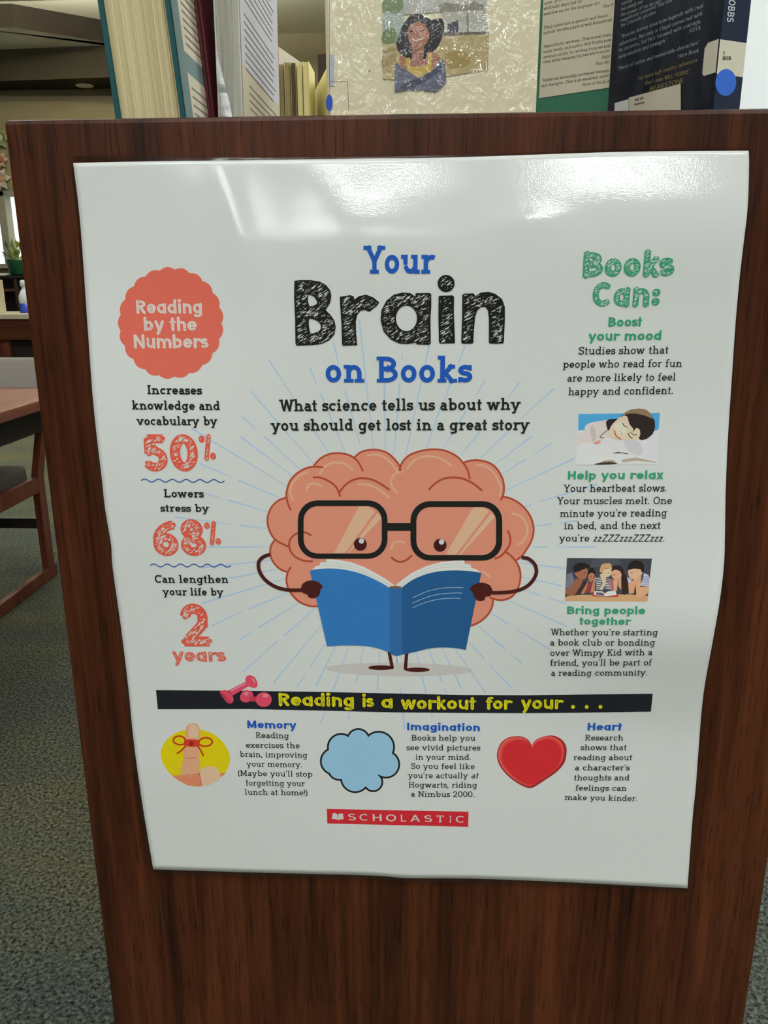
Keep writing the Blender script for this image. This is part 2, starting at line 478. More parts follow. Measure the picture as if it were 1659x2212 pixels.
# ------------------------------------------------------------------ lettering drawn from strokes (cap height 1)
def glyph(ch, w, style):
    slab = style == 'slab'; chunk = style == 'chunk'
    x = 0.74 if chunk else 0.68
    A, D, h = 1.03, -0.30, w/2
    q = h+0.095; ws = w*0.84
    F = []                                    # (points, closed, width)
    def P(*pts): F.append((list(pts), False, w))
    def C(pts): F.append((pts, True, w))
    def foot(c, l=1, r=1, y=0.0):
        if slab: F.append(([(c-q*l, y+ws/2), (c+q*r, y+ws/2)], False, ws))
    def head(c, y, l=1, r=0):
        if slab: F.append(([(c-q*l, y-ws/2), (c+q*r, y-ws/2)], False, ws))
    def scurve(H, c, rx, y0=0.0):
        mid = y0+(H-y0)*0.52
        t = ell(c, (mid+H-h)/2, rx*0.93, (H-h-mid)/2, 28, 270, 12)
        b = ell(c, (mid+y0+h)/2, rx, (mid-y0-h)/2, 90, -152, 12)
        P(*(t+b[1:]))
    def dot(c, y, d): F.append((ell(c, y, d/4, d/4, n=12), True, d/2))
    s = 0.06+h+(0.07 if slab else 0)         # first stem
    bw = 0.62 if not chunk else 0.66          # round letters
    R = bw-h                                  # right side of a bowl
    L = 0.04+h
    cx = (L+R)/2; rx = (R-L)/2
    if ch == ' ': return 0.36, F
    if ch in '.,': 
        dot(0.12, h*1.1, w*1.25)
        if ch == ',': P((0.135, h*0.8), (0.06, -0.16))
        return 0.26, F
    if ch in '’\'':
        P((0.14, 1.02), (0.08, 0.78)); return 0.22, F
    if ch in '“"”':
        F.append(([(0.12, 1.0), (0.08, 0.76)], False, w*0.8)); F.append(([(0.28, 1.0), (0.24, 0.76)], False, w*0.8)); return 0.36, F
    if ch == ':':
        dot(0.2, w*0.75, w*1.35); dot(0.2, w*2.35, w*1.35); return 0.42, F
    if ch == '!':
        P((0.13, 1.02), (0.13, 0.3)); dot(0.13, h, w*1.2); return 0.27, F
    if ch in '()':
        e = ell(0.42, 0.4, 0.32, 0.66, 125, 235, 8) if ch == '(' else ell(-0.12, 0.4, 0.32, 0.66, 55, -55, 8)
        P(*e); return 0.3, F
    if ch in '[]':
        a, b = (0.1, 0.25) if ch == '[' else (0.2, 0.05)
        P((b, 1.0), (a, 1.0), (a, -0.15), (b, -0.15)); return 0.3, F
    if ch == '-': P((0.05, 0.36), (0.4, 0.36)); return 0.46, F
    # ---- lower case
    if ch == 'a' and slab:
        r = 0.45; t = 0.55*x
        P(*([(0.11, x-h-0.045)]+ell((0.12+r)/2, x-h-0.15, (r-0.12)/2, 0.15, 115, 0, 8)+[(r, 0.0)]))
        P(*([(r, t)]+ell(0.24, (t+h)/2, 0.24-0.035-h, (t-h)/2, 90, 270, 10)+[(0.32, h), (r, h+0.07)]))
        foot(r, 0, 1); return 0.62, F
    if ch in 'abdpqg':
        if ch == 'a' or ch in 'dqg':
            C(ell(cx, x/2, rx, x/2-h, n=22))
            top = A if ch == 'd' else x; bot = D if ch == 'q' else 0
            if ch == 'g':
                P(*([(R, x)]+[(R, D+0.14)]+ell(cx-0.02, D+h+0.14, rx, 0.14, 0, -150, 9)))
                if slab: head(R, x, 0, 1)
            else:
                P((R, bot), (R, top))
                if ch == 'd': head(R, A, 1, 0); foot(R, 0, 1)
                elif ch == 'q': head(R, x, 0, 1); foot(R, 1, 1, D)
            return R+h+(0.1 if slab else 0.04)+0.02, F
        o = 0.09 if slab else 0.0
        C(ell(cx+o, x/2, rx, x/2-h, n=22))
        if ch == 'b': P((L+o, 0), (L+o, A)); head(L+o, A)
        else: P((L+o, D), (L+o, x)); head(L+o, x); foot(L+o, 1, 1, D)
        return R+h+o+0.04, F
    if ch == 'c':
        P(*ell(cx, x/2, rx, x/2-h, 48, 318, 18))
        if slab: F.append(([(R-0.03, x-0.02), (R-0.03, x*0.66)], False, ws*0.8))
        return bw+0.0, F
    if ch == 'e':
        P(*([(L+0.01, x*0.5), (R, x*0.5)]+ell(cx, x/2, rx, x/2-h, 0, 322, 22)[1:])); return bw+0.03, F
    if ch == 'o': C(ell(cx, x/2, rx, x/2-h, n=24)); return bw+0.04, F
    if ch == 'f':
        c = 0.2
        P(*([(c, 0), (c, A-0.2)]+ell(c+0.17, A-0.2, 0.17, 0.2-h, 180, 60, 7))); F.append(([(0.04, x-ws/2), (0.4, x-ws/2)], False, ws)); foot(c); return 0.44, F
    if ch == 't':
        c = 0.2
        if slab: P((c, x*1.34), (c, 0)); F.append(([(c, ws/2), (0.38, ws/2)], False, ws))
        else: P((c, x*1.3), (c, 0))
        F.append(([(0.02, x-ws/2), (0.4, x-ws/2)], False, ws)); return 0.43, F
    if ch in 'hnmur':
        o = s; step = 0.36 if not chunk else 0.4
        if slab: step = 0.4
        ry = 0.25
        def arch(a, b): P(*([(a, x*0.35), (a, x-h-ry)]+ell((a+b)/2, x-h-ry, (b-a)/2, ry, 180, 0, 11)+[(b, 0)]))
        if ch == 'r':
            P((o, 0), (o, x)); head(o, x); foot(o)
            P(*([(o, x*0.4)]+ell(o+0.24, x-h-0.24, 0.24, 0.24, 180, 62 if not chunk else 50, 8))); return o+0.34+(0.04 if chunk else 0), F
        if ch == 'u':
            b = o+step
            P(*([(o, x), (o, h+ry)]+ell((o+b)/2, h+ry, step/2, ry, 180, 360, 11)+[(b, x)]))
            P((b, 0), (b, x)); head(o, x); head(b, x); foot(b, 0, 1); return b+h+(0.12 if slab else 0.05), F
        P((o, 0), (o, A if ch == 'h' else x)); head(o, A if ch == 'h' else x); foot(o)
        arch(o, o+step); foot(o+step)
        e = o+step
        if ch == 'm': arch(e, e+step); foot(e+step); e += step
        return e+h+(0.12 if slab else 0.05), F
    if ch in 'ilj':
        c = s if ch != 'j' else s
        if ch == 'j':
            P(*([(c, x), (c, D+0.15)]+ell(c-0.14, D+0.15, 0.14, 0.15-h, 0, -90, 6))); head(c, x)
        else: P((c, 0), (c, A if ch == 'l' else x)); head(c, A if ch == 'l' else x); foot(c)
        if ch in 'ij': dot(c, x+w*0.62+0.10, w*1.3)
        return c+h+(0.13 if slab else 0.06), F
    if ch == 'k':
        P((s, 0), (s, A)); head(s, A); foot(s, 1, 0.8)
        P((s, x*0.36), (s+0.36, x)); P((s+0.12, x*0.5), (s+0.4, 0))
        if slab: F.append(([(s+0.2, x-ws/2), (s+0.46, x-ws/2)], False, ws)); foot(s+0.38, 0.8, 0.9)
        return s+0.46+(0.1 if slab else 0.02), F
    if ch in 'vwy':
        d = 0.25 if not chunk else 0.24; a = 0.07+h*0.6; n = 2 if ch == 'w' else 1
        if ch == 'w': d = 0.19
        ps = [(a, x)]
        for k in range(n): ps += [(a+d*(2*k+1), 0.0), (a+d*(2*k+2), x)]
        for k in range(len(ps)-1): P(ps[k], ps[k+1])
        if ch == 'y':
            P(ps[1], (a+d-0.6*d, D) if not slab else (a+d-0.42*d*0.9, D+ws/2))
            if slab: F.append(([(a-0.02, D+ws/2), (a+d+0.02, D+ws/2)], False, ws))
        if slab:
            head(a, x, 0.9, 0.9); head(ps[-1][0], x, 0.9, 0.9)
        return ps[-1][0]+h*0.6+(0.1 if slab else 0.04), F
    if ch == 'x':
        a, b = 0.07+h*0.5, 0.5
        P((a, 0), (b, x)); P((a, x), (b, 0))
        if slab:
            for c in (a, b): head(c, x, 0.9, 0.9); foot(c, 0.9, 0.9)
        return b+h+0.07, F
    if ch == 's':
        scurve(x, 0.25, 0.21-h*0.3)
        if slab: F.append(([(0.43, x-0.01), (0.43, x*0.68)], False, ws*0.8)); F.append(([(0.06, 0.01), (0.06, x*0.32)], False, ws*0.8))
        return 0.5, F
    if ch in 'zZ':
        H = x if ch == 'z' else 1.0; b = 0.42 if ch == 'z' else 0.6
        P((0.06, H-h), (b, H-h)); P((b-0.03, H-h), (0.08, h)); P((0.05, h), (b+0.02, h)); return b+0.08, F
    # ---- capitals
    if ch == 'A':
        P((0.08, 0), (0.38, 1.0)); P((0.68, 0), (0.38, 1.0)); P((0.2, 0.33), (0.56, 0.33)); foot(0.09, .8, .8); foot(0.67, .8, .8); return 0.78, F
    if ch in 'BPRD':
        o = s; m = 0.53
        P((o, 0), (o, 1))
        if ch == 'D':
            P(*([(o-0.02, 1-h), (o+0.15, 1-h)]+ell(o+0.18, 0.5, 0.42-h, 0.5-h, 90, -90, 14)+[(o-0.02, h)])); e = o+0.6
        else:
            r1 = 0.36-h*0.5
            P(*([(o-0.02, 1-h), (o+0.15, 1-h)]+ell(o+0.17, (1-h+m)/2, r1-0.03, (1-h-m)/2, 90, -90, 9)+[(o, m)])); e = o+0.5
            if ch == 'B': P(*([(o, m), (o+0.2, m)]+ell(o+0.2, (m+h)/2, r1, (m-h)/2, 90, -90, 9)+[(o-0.02, h)])); e = o+0.56
            if ch == 'R': P((o+0.16, m), (o+0.46, 0)); foot(o+0.46, 0.5, 1); e = o+0.52
        if slab: F.append(([(o-q, 1-ws/2), (o, 1-ws/2)], False, ws)); foot(o, 1, 0 if ch in 'BD' else 1)
        return e+h*0.4+(0.06 if slab else 0.03), F
    if ch in 'CGOQ':
        c, r = 0.42, 0.4-h
        if ch in 'OQ': C(ell(c, 0.5, r, 0.5-h, n=28)); return 0.84, F
        P(*ell(c, 0.5, r, 0.5-h, 46, 316, 22))
        if slab: F.append(([(0.73, 1.0), (0.73, 0.7)], False, ws*0.8))
        if ch == 'G': P((0.5, 0.45), (0.76, 0.45), (0.76, 0.1))
        return 0.8, F
    if ch in 'EFL':
        o = s; P((o, 0), (o, 1)); e = o+0.46
        if ch == 'L': P((o, h), (e, h)); head(o, 1, 1, 1); foot(o, 1, 0); 
        else:
            P((o, 1-h), (e, 1-h)); P((o, 0.52), (e-0.08, 0.52))
            if ch == 'E': P((o, h), (e, h))
            if slab: F.append(([(o-q, 1-ws/2), (o, 1-ws/2)], False, ws)); foot(o, 1, 0 if ch == 'E' else 1)
        if slab and ch != 'F': F.append(([(e, 0.0), (e, 0.26)], False, ws))
        return e+h*0.6+0.05, F
    if ch == 'H':
        o = s; e = o+0.5
        for c in (o, e): P((c, 0), (c, 1)); foot(c); head(c, 1, 1, 1)
        P((o, 0.52), (e, 0.52)); return e+h+(0.13 if slab else 0.06), F
    if ch == 'I':
        P((s, 0), (s, 1)); foot(s); head(s, 1, 1, 1); return s+h+(0.13 if slab else 0.06), F
    if ch == 'K':
        P((s, 0), (s, 1)); foot(s); head(s, 1, 1, 1)
        P((s, 0.38), (s+0.46, 1)); P((s+0.14, 0.55), (s+0.5, 0))
        if slab: F.append(([(s+0.3, 1-ws/2), (s+0.58, 1-ws/2)], False, ws)); foot(s+0.48, .8, .8)
        return s+0.62, F
    if ch in 'MN':
        o = s; e = o+(0.68 if ch == 'M' else 0.54)
        P((o, 0), (o, 1)); P((e, 0), (e, 1))
        if ch == 'M': P((o, 1), ((o+e)/2, 0.12)); P((e, 1), ((o+e)/2, 0.12))
        else: P((o, 1), (e, 0))
        if slab: foot(o); head(o, 1, 1, 0); head(e, 1, 1 if ch == 'N' else 0, 1); 
        if slab and ch == 'M': foot(e)
        return e+h+(0.13 if slab else 0.06), F
    if ch == 'S':
        scurve(1.0, 0.33, 0.28-h*0.35)
        if slab: F.append(([(0.57, 1.0), (0.57, 0.7)], False, ws*0.8)); F.append(([(0.07, 0.0), (0.07, 0.3)], False, ws*0.8))
        return 0.66, F
    if ch == 'T':
        P((0.34, 0), (0.34, 1)); F.append(([(0.04, 1-ws/2), (0.64, 1-ws/2)], False, ws)); foot(0.34)
        if slab: F.append(([(0.06, 1.0), (0.06, 0.76)], False, ws)); F.append(([(0.62, 1.0), (0.62, 0.76)], False, ws))
        return 0.68, F
    if ch == 'U':
        P(*([(s, 1), (s, 0.3)]+ell(s+0.25, 0.3, 0.25, 0.3-h, 180, 360, 10)+[(s+0.5, 1)])); head(s, 1, 1, 1); head(s+0.5, 1, 1, 1); return s+0.6, F
    if ch in 'VW':
        d = 0.3 if ch == 'V' else 0.22; a = 0.1; n = 1 if ch == 'V' else 2
        ps = [(a, 1.0)]
        for k in range(n): ps += [(a+d*(2*k+1), 0.0), (a+d*(2*k+2), 1.0)]
        for k in range(len(ps)-1): P(ps[k], ps[k+1])
        head(a, 1, .9, .9); head(ps[-1][0], 1, .9, .9); return ps[-1][0]+0.1, F
    if ch in 'YX':
        if ch == 'Y': P((0.1, 1), (0.38, 0.45)); P((0.66, 1), (0.38, 0.45)); P((0.38, 0.5), (0.38, 0)); foot(0.38)
        else: P((0.1, 1), (0.66, 0)); P((0.66, 1), (0.1, 0))
        head(0.1, 1, .9, .9); head(0.66, 1, .9, .9); return 0.76, F
    # ---- digits
    if ch == '0': C(ell(0.34, 0.5, 0.32-h, 0.5-h, n=26)); return 0.7, F
    if ch == '1': P((0.3, 0), (0.3, 1)); P((0.1, 0.8), (0.3, 1.0-h)); return 0.5, F
    if ch == '2':
        P(*(ell(0.31, 0.68, 0.27-h*0.6, 0.32-h, 175, -12, 12)+[(0.5, 0.52), (0.1, h)])); P((0.03, h), (0.62, h)); return 0.68, F
    if ch == '3': P(*(ell(0.3, 0.74, 0.24, 0.26-h, 150, -80, 9)+ell(0.3, 0.28, 0.27, 0.28-h, 80, -150, 9))); return 0.62, F
    if ch == '5':
        P((0.56, 1-h), (0.13, 1-h)); P((0.15, 1-h), (0.15, 0.48))
        P(*([(0.13, 0.54), (0.3, 0.6)]+ell(0.3, 0.33, 0.32-h*0.7, 0.33-h*0.95, 75, -150, 13))); return 0.66, F
    if ch == '6':
        C(ell(0.33, 0.32, 0.33-h, 0.33-h, n=20)); P(*ell(0.62, 0.42, 0.62-h, 0.58-h*1.0, 97, 190, 9)); return 0.68, F
    if ch == '8':
        C(ell(0.31, 0.74, 0.29-h, 0.27-h*0.8, n=18)); C(ell(0.33, 0.29, 0.33-h, 0.30-h*0.9, n=20)); return 0.68, F
    if ch == '%':
        dot(0.15, 0.84, w*1.3); dot(0.66, 0.15, w*1.3); P((0.33, 0.0), (0.5, 1.0)); return 0.8, F
    P((0.05, 0), (0.4, 0)); return 0.45, F

GLYPHS = {}
def glyph_mesh(pr, F, style):
    key = (style, tuple((tuple(p), c, k) for p, c, k in F))
    if key not in GLYPHS:
        shapes = []
        for pts, closed, k in F:
            v, f = pr._ribbon(pts, k, closed)
            shapes += [[[v[i] for i in q]] for q in f]
            if style == 'chunk' and not closed:
                for q in (pts[0], pts[-1]): shapes.append([ell(q[0], q[1], k*0.30, k*0.30, n=8)])
        GLYPHS[key] = union_mesh(shapes) if shapes else ([], [])
    return GLYPHS[key]
def lay_text(txt, w, style, track=0.02):
    pen = 0.0; out = []; slant = False
    for ch in txt:
        if ch == '\x01': slant = not slant; continue
        adv, F = glyph(ch, w, style)
        out.append((pen, F, slant)); pen += adv+track
    lo = min((p[0]+o for o, F, s in out for pts, c, k in F for p in pts), default=0)
    hi = max((p[0]+o for o, F, s in out for pts, c, k in F for p in pts), default=1)
    return out, lo-w/2, hi+w/2
def text(pr, txt, xl, yl, xr, yr, cap, style='slab', w=0.16, layer=8, col=(0.01, 0.012, 0.012), track=0.02, scratch=None, sdens=1.0, slayer=9, lean=0.0, smax=9999):
    """one printed line: photo points of both baseline ends and its cap height fix the place on the sheet"""
    s = pr.s
    a = Vector(s.px(xl, yl)); b = Vector(s.px(xr, yr))
    mx, my = (xl+xr)/2, (yl+yr)/2
    hgt = (Vector(s.px(mx, my-cap))-Vector(s.px(mx, my))).length
    e = (b-a); ln = e.length; e.normalize(); up = Vector((-e.y, e.x))
    if up.y < 0: up = -up
    out, lo, hi = lay_text(txt, w, style, track)
    sx = ln/(hi-lo)
    def mp(p, slant):
        return tuple(a+e*((p[0]-lo+((0.2 if slant else 0.0)+lean)*p[1])*sx)+up*(p[1]*hgt))
    segs = []
    for off, F, sl in out:
        v, f = glyph_mesh(pr, F, style)
        if f: pr.add([mp((p[0]+off, p[1]), sl) for p in v], f, layer, col)
        for pts, closed, k in F:
            pts = [(p[0]+off, p[1]) for p in pts]
            n = len(pts)
            for i in range(n if closed else n-1): segs.append((pts[i], pts[(i+1) % n], k))
    if scratch:
        x0, x1 = lo, hi; area = (x1-x0)*1.3
        tries = int(area*120*sdens); made = 0
        for _ in range(tries):
            p = (random.uniform(x0, x1), random.uniform(-0.3, 1.05))
            an = math.radians(random.gauss(38, 9)); L = random.uniform(0.03, 0.16); t = random.uniform(0.006, 0.016)
            q = (p[0]+L*math.cos(an), p[1]+L*math.sin(an))
            def ok(z): return any(abs(z[0]-(g[0][0]+g[1][0])/2) < 0.6 and seg_dist(z, g[0], g[1]) < g[2]/2-0.03 for g in segs)
            if ok(p) and ok(q):
                nx, ny = -math.sin(an)*t, math.cos(an)*t
                m = ((p[0]+q[0])/2, (p[1]+q[1])/2)
                pr.add([mp(z, False) for z in (p, (m[0]+nx, m[1]+ny), q, (m[0]-nx, m[1]-ny))], [(0, 1, 2, 3)], slayer, scratch)
                made += 1
                if made >= smax: break

# ================================================================== THE ROOM
CEIL = 3.55
M_carpet = carpet()
M_cream = mat('cream_ceiling_paint', (226, 222, 196), 0.9, 0.1)
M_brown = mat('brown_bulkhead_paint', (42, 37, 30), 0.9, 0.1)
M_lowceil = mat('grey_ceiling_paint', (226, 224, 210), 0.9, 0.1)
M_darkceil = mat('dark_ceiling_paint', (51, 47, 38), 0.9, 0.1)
M_wall = mat('olive_wall_paint', (142, 132, 106), 0.9, 0.1, noise=0.05, nscale=3)
M_white = mat('white_wall_paint', (240, 243, 245), 0.8, 0.2)
M_wood = wood('dark_walnut_veneer', (31, 13, 6), (100, 53, 30), sx=95.0, sz=3.0)
M_chairwood = wood('reddish_chair_wood', (78, 40, 28), (128, 72, 54), sx=40.0, sz=2.0, streak=0.5)
M_top = wood('table_top_laminate', (104, 62, 46), (146, 94, 74), sx=30.0, sz=2.0, axis='Y', streak=0.4, rough=0.45)
M_dark = mat('black_lacquered_wood', (34, 26, 22), 0.5)
M_frame = mat('grey_window_frame', (150, 148, 135), 0.6)

YB = 8.4                                     # far wall of the room
boxo('floor', (-9, 6, -13.5, YB+0.2, -0.1, 0.0), M_carpet)['kind'] = 'structure'
boxo('ceiling', (-9, 6, -13.5, YB+0.2, CEIL, CEIL+0.1), M_cream)['kind'] = 'structure'
boxo('wall_front', (-9, 6, -13.6, -13.5, 0, CEIL), M_wall)['kind'] = 'structure'
boxo('wall_left', (-9.1, -9, -13.5, YB+0.2, 0, CEIL), M_wall)['kind'] = 'structure'
boxo('wall_right', (6.0, 6.1, -13.5, YB+0.2, 0, CEIL), M_white)['kind'] = 'structure'
# the far wall, open where the window stands
wl, wr, wb, wt = -6.2, -4.05, 1.30, 2.10
bm = bmesh.new()
for d in ((-9, wl, 0, CEIL), (wr, 6, 0, CEIL), (wl, wr, 0, wb), (wl, wr, wt, CEIL)):
    box(bm, d[0], d[1], YB, YB+0.2, d[2], d[3])
bm_obj('wall_back', bm, M_wall)['kind'] = 'structure'
# white partition to the right of the shelf
boxo('wall_partition', (0.93, 6.0, 2.6, 2.75, 0, CEIL), M_white)['kind'] = 'structure'
# window: frame, mullion, bright panes
win = boxo('window_1', (wl, wr, YB+0.12, YB+0.14, wb, wt), emit('daylit_glass', (0.88, 1.0, 0.93), WINDOW_LIGHT))
win['kind'] = 'structure'
bm = bmesh.new()
c1 = at_y(4, 500, YB); c2 = at_y(20, 500, YB)
for x0, x1 in ((wl, wl+0.06), (c1.x, c2.x), (wr-0.06, wr)): box(bm, x0, x1, YB-0.02, YB+0.12, wb, wt, 0.004)
box(bm, wl, wr, YB-0.02, YB+0.119, wt-0.05, wt); box(bm, wl, wr, YB-0.06, YB+0.12, wb, wb+0.05, 0.004)
bm_obj('window_frame', bm, M_frame, win)

# lowered ceiling at the far left: brown bulkhead face, grey soffit, dark bulkhead with its underside
A0 = at_z(-70, 8, CEIL); A1 = at_z(25, 8, CEIL); A2 = at_z(217, 42, CEIL); A3 = A2+(A2-A1)*1.6
top = [Vector((p.x, p.y, CEIL)) for p in (A0, A1, A2, A3)]
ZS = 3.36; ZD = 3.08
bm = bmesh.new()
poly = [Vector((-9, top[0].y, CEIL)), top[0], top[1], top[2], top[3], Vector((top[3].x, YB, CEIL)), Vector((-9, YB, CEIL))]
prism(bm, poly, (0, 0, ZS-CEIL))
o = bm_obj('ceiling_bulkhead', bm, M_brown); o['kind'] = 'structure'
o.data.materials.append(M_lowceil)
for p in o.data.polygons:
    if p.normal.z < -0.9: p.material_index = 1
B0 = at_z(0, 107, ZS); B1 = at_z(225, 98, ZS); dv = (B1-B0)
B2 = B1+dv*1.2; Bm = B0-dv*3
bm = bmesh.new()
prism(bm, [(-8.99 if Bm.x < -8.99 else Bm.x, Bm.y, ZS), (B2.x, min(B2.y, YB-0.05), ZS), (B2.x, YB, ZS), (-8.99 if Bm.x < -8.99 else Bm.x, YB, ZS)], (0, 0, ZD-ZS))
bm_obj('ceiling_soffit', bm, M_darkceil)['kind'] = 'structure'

# recessed downlights in the dark soffit
M_down = emit('dim_downlight_lens', (1.0, 0.98, 0.9), 0.45)
for i, (px, py) in enumerate(((211, 201), (-2, 208))):
    p = at_z(px, py, ZD)
    t = thing('downlight', ('round recessed downlight in the dark soffit beside the teal hardback', 'round recessed downlight in the dark soffit at the left picture edge')[i], 'ceiling light', (p.x, min(p.y, YB-0.15), ZD), group='downlights in the dark soffit')
    bm = bmesh.new(); lathe(bm, [(0.062, -0.012), (0.085, -0.008), (0.09, 0.0), (0.062, 0.0)], (0, 0, 0)); bm_obj('trim_ring', bm, M_lowceil, t, True)
    bm = bmesh.new(); lathe(bm, [(0.0601, -0.006), (0.0601, -0.002)], (0, 0, 0)); bm_obj('lens', bm, M_down, t)

# fluorescent troffers in the ceiling (the lamps of the room)
M_tf = mat('white_troffer_frame', (235, 235, 230), 0.5)
M_lamp = emit('troffer_lens', LAMP_COL, TROFFER)
M_lamp2 = emit('far_troffer_lens', LAMP_COL, BACK_TROFFER)
M_lamp4 = emit('rear_troffer_lens', LAMP_COL, REAR_TROFFER)
M_lamp3 = emit('bright_troffer_lens', LAMP_COL, SIDE_TROFFER)
k = 0
def troffer(x, y, lamp, label):
    t = thing('ceiling_light', label, 'ceiling light', (x, y, CEIL), group='fluorescent troffers')
    bm = bmesh.new()
    for d in ((-0.31, 0.31, -0.62, -0.58), (-0.31, 0.31, 0.58, 0.62), (-0.31, -0.27, -0.58, 0.58), (0.27, 0.31, -0.58, 0.58)):
        box(bm, d[2], d[3], d[0], d[1], -0.03, 0.0)
    bm_obj('frame', bm, M_tf, t)
    boxo('lens', (-0.58, 0.58, -0.27, 0.27, -0.02, -0.005), lamp, t)
COLS = ((-2.6, 'far left'), (-0.55, 'left'), (1.5, 'right'), (3.55, 'far right'))
for y, rn, use in ((-1.4, 'nearest', (0, 1, 2, 3)), (-3.8, 'second', (0, 1, 2, 3)), (-6.1, 'third', (1, 2)), (-8.5, 'fourth', (0,)), (-10.6, 'farthest', (0, 1))):
    for c in use:
        troffer(COLS[c][0], y, M_lamp if y > -5 else M_lamp4, f'fluorescent ceiling troffer behind the viewer, {rn} row, {COLS[c][1]}')
for x, y, l in ((-2.2, 2.0, 'above the reading table'), (-4.6, 2.0, 'left of the one above the reading table'), (2.0, 0.9, 'in front of the white partition'), (3.6, 0.9, 'in front of the white partition, nearer the right wall'), (-2.2, 5.2, 'above the circulation counter'), (1.2, 5.2, 'near the far wall on the right')):
    troffer(x, y, M_lamp2 if y != 0.9 else M_lamp3, 'fluorescent ceiling troffer '+l)

# uplight added out of view to brighten the raised ceiling
t = thing('added_uplight', 'long added uplight out of view, brightening the raised ceiling', 'ceiling light', (-2.6, 6.3, 3.32))
boxo('housing', (-1.3, 1.3, -0.09, 0.09, -0.05, 0.0), M_tf, t, 0.006)
boxo('lens', (-1.25, 1.25, -0.075, 0.075, 0.0005, 0.006), emit('added_uplight_lens', (1.0, 0.97, 0.86), ADDED_UPLIGHT), t)
for x in (-1.1, 1.1):
    bm = bmesh.new(); tube(bm, [(x, 0, 0.006), (x, 0, CEIL-3.32)], 0.004, 8); bm_obj('suspension_rod', bm, M_tf, t)

# ================================================================== THE BOOKSHELF
ZT = (at_y(6, 258, 0).z+at_y(1655, 232, 0).z)/2
XL = at_y(6, 262, 0).x; XR = at_y(1909, 228, 0).x
TH = 0.022
TOP = ZT-0.006                               # upper face of the shelf's top board
shelf = thing('bookshelf', 'dark walnut library bookshelf seen from its end panel', 'bookshelf', ((XL+XR)/2, 0, 0))
def shelf_part(name, dims, bev=0.002):
    x0, x1 = dims[0]-shelf.location.x, dims[1]-shelf.location.x
    return boxo(name, (x0, x1)+tuple(dims[2:]), M_wood, shelf, bev)
shelf_part('end_panel', (XL, XR, 0, TH, 0.0, ZT), 0.0035)
shelf_part('end_panel', (XL, XR, 1.80, 1.80+TH, 0.0, ZT), 0.0035)
shelf_part('top_board', (XL+0.012, XR-0.012, TH, 1.80, TOP-0.022, TOP))
shelf_part('divider', ((XL+XR)/2-0.006, (XL+XR)/2+0.006, TH, 1.80, 0.08, TOP-0.022), 0)
shelf_part('plinth', (XL+0.03, XR-0.03, TH, 1.80, 0.0, 0.08), 0)
for s in (0, 1):
    for z in (0.08, 0.45, 0.82):
        a, b = (XL+0.012, (XL+XR)/2-0.006) if s == 0 else ((XL+XR)/2+0.006, XR-0.012)
        shelf_part('shelf', (a, b, TH, 1.80, z, z+0.02), 0.001)

# ================================================================== THE POSTER
EDGE_L = [(158,352),(172,469),(182,601),(195.6,797),(204.6,903),(220.5,1039),(227,1100),(240,1177),(243,1224),(262,1360),(277,1484),(288.5,1600),(307,1733),(331,1878)]
EDGE_R = [(1617,325.5),(1618,358),(1615,449),(1606,528),(1597,607),(1589,697),(1582,799),(1573,936),(1568,1048),(1566,1150),(1564,1218),(1554.6,1299),(1538,1394),(1519,1503),(1508.5,1625),(1503,1700),(1496,1769),(1485,1919)]
EDGE_T = [(158,352),(300,349),(500,346.5),(700,344),(850,343),(1045,338),(1289,329.5),(1450,326.5),(1617,325.5)]
EDGE_B = [(331,1878),(520,1884),(680,1888),(767,1890),(832,1893),(880,1897),(1040,1898.5),(1250,1907),(1485,1919)]
P_L = ([0,.08,.16,.29,.37,.47,.6,.75,.82,.9,1.0], [2.5,3,5,12.5,15,15,12.5,10,9.5,7.5,5.0])
P_R = ([0,.08,.18,.3,.38,.45,.5,.55,.6,.67,.74,.85,1], [2.5,7.5,5.5,5,8,10.5,14,17.5,17,9.5,3.5,3,3.5])
P_M = ([0,.05,.1,.2,.4,.7,.9,1], [2.5,6.0,8.6,8.2,7.4,6.8,6.0,5.2])
def prof(pr, t):
    T, V = pr; n = len(T); t = max(0.0, min(1.0, t))
    i = 0
    while i < n-2 and t > T[i+1]: i += 1
    def m(k):
        if k == 0: return (V[1]-V[0])/(T[1]-T[0])
        if k == n-1: return (V[-1]-V[-2])/(T[-1]-T[-2])
        return (V[k+1]-V[k-1])/(T[k+1]-T[k-1])
    d = T[i+1]-T[i]; u = (t-T[i])/d
    return ((2*u**3-3*u*u+1)*V[i]+(u**3-2*u*u+u)*d*m(i)+(-2*u**3+3*u*u)*V[i+1]+(u**3-u*u)*d*m(i+1))
q = [at_y(158, 352, -0.003), at_y(1617, 325, -0.003), at_y(331, 1878, -0.003), at_y(1485, 1919, -0.003)]
PX0, PX1 = (q[0].x+q[2].x)/2, (q[1].x+q[3].x)/2
PZ0, PZ1 = (q[0].z+q[1].z)/2, (q[2].z+q[3].z)/2
def sm(x):
    x = max(0.0, min(1.0, x)); return x*x*(3-2*x)
def bump(s, t, s0, t0, ws, wt, a, ang=0.0):
    c, d = math.cos(ang), math.sin(ang)
    x, y = s-s0, t-t0
    x, y = x*c+y*d, -x*d+y*c
    return a*math.exp(-(x/ws)**2-(y/wt)**2)
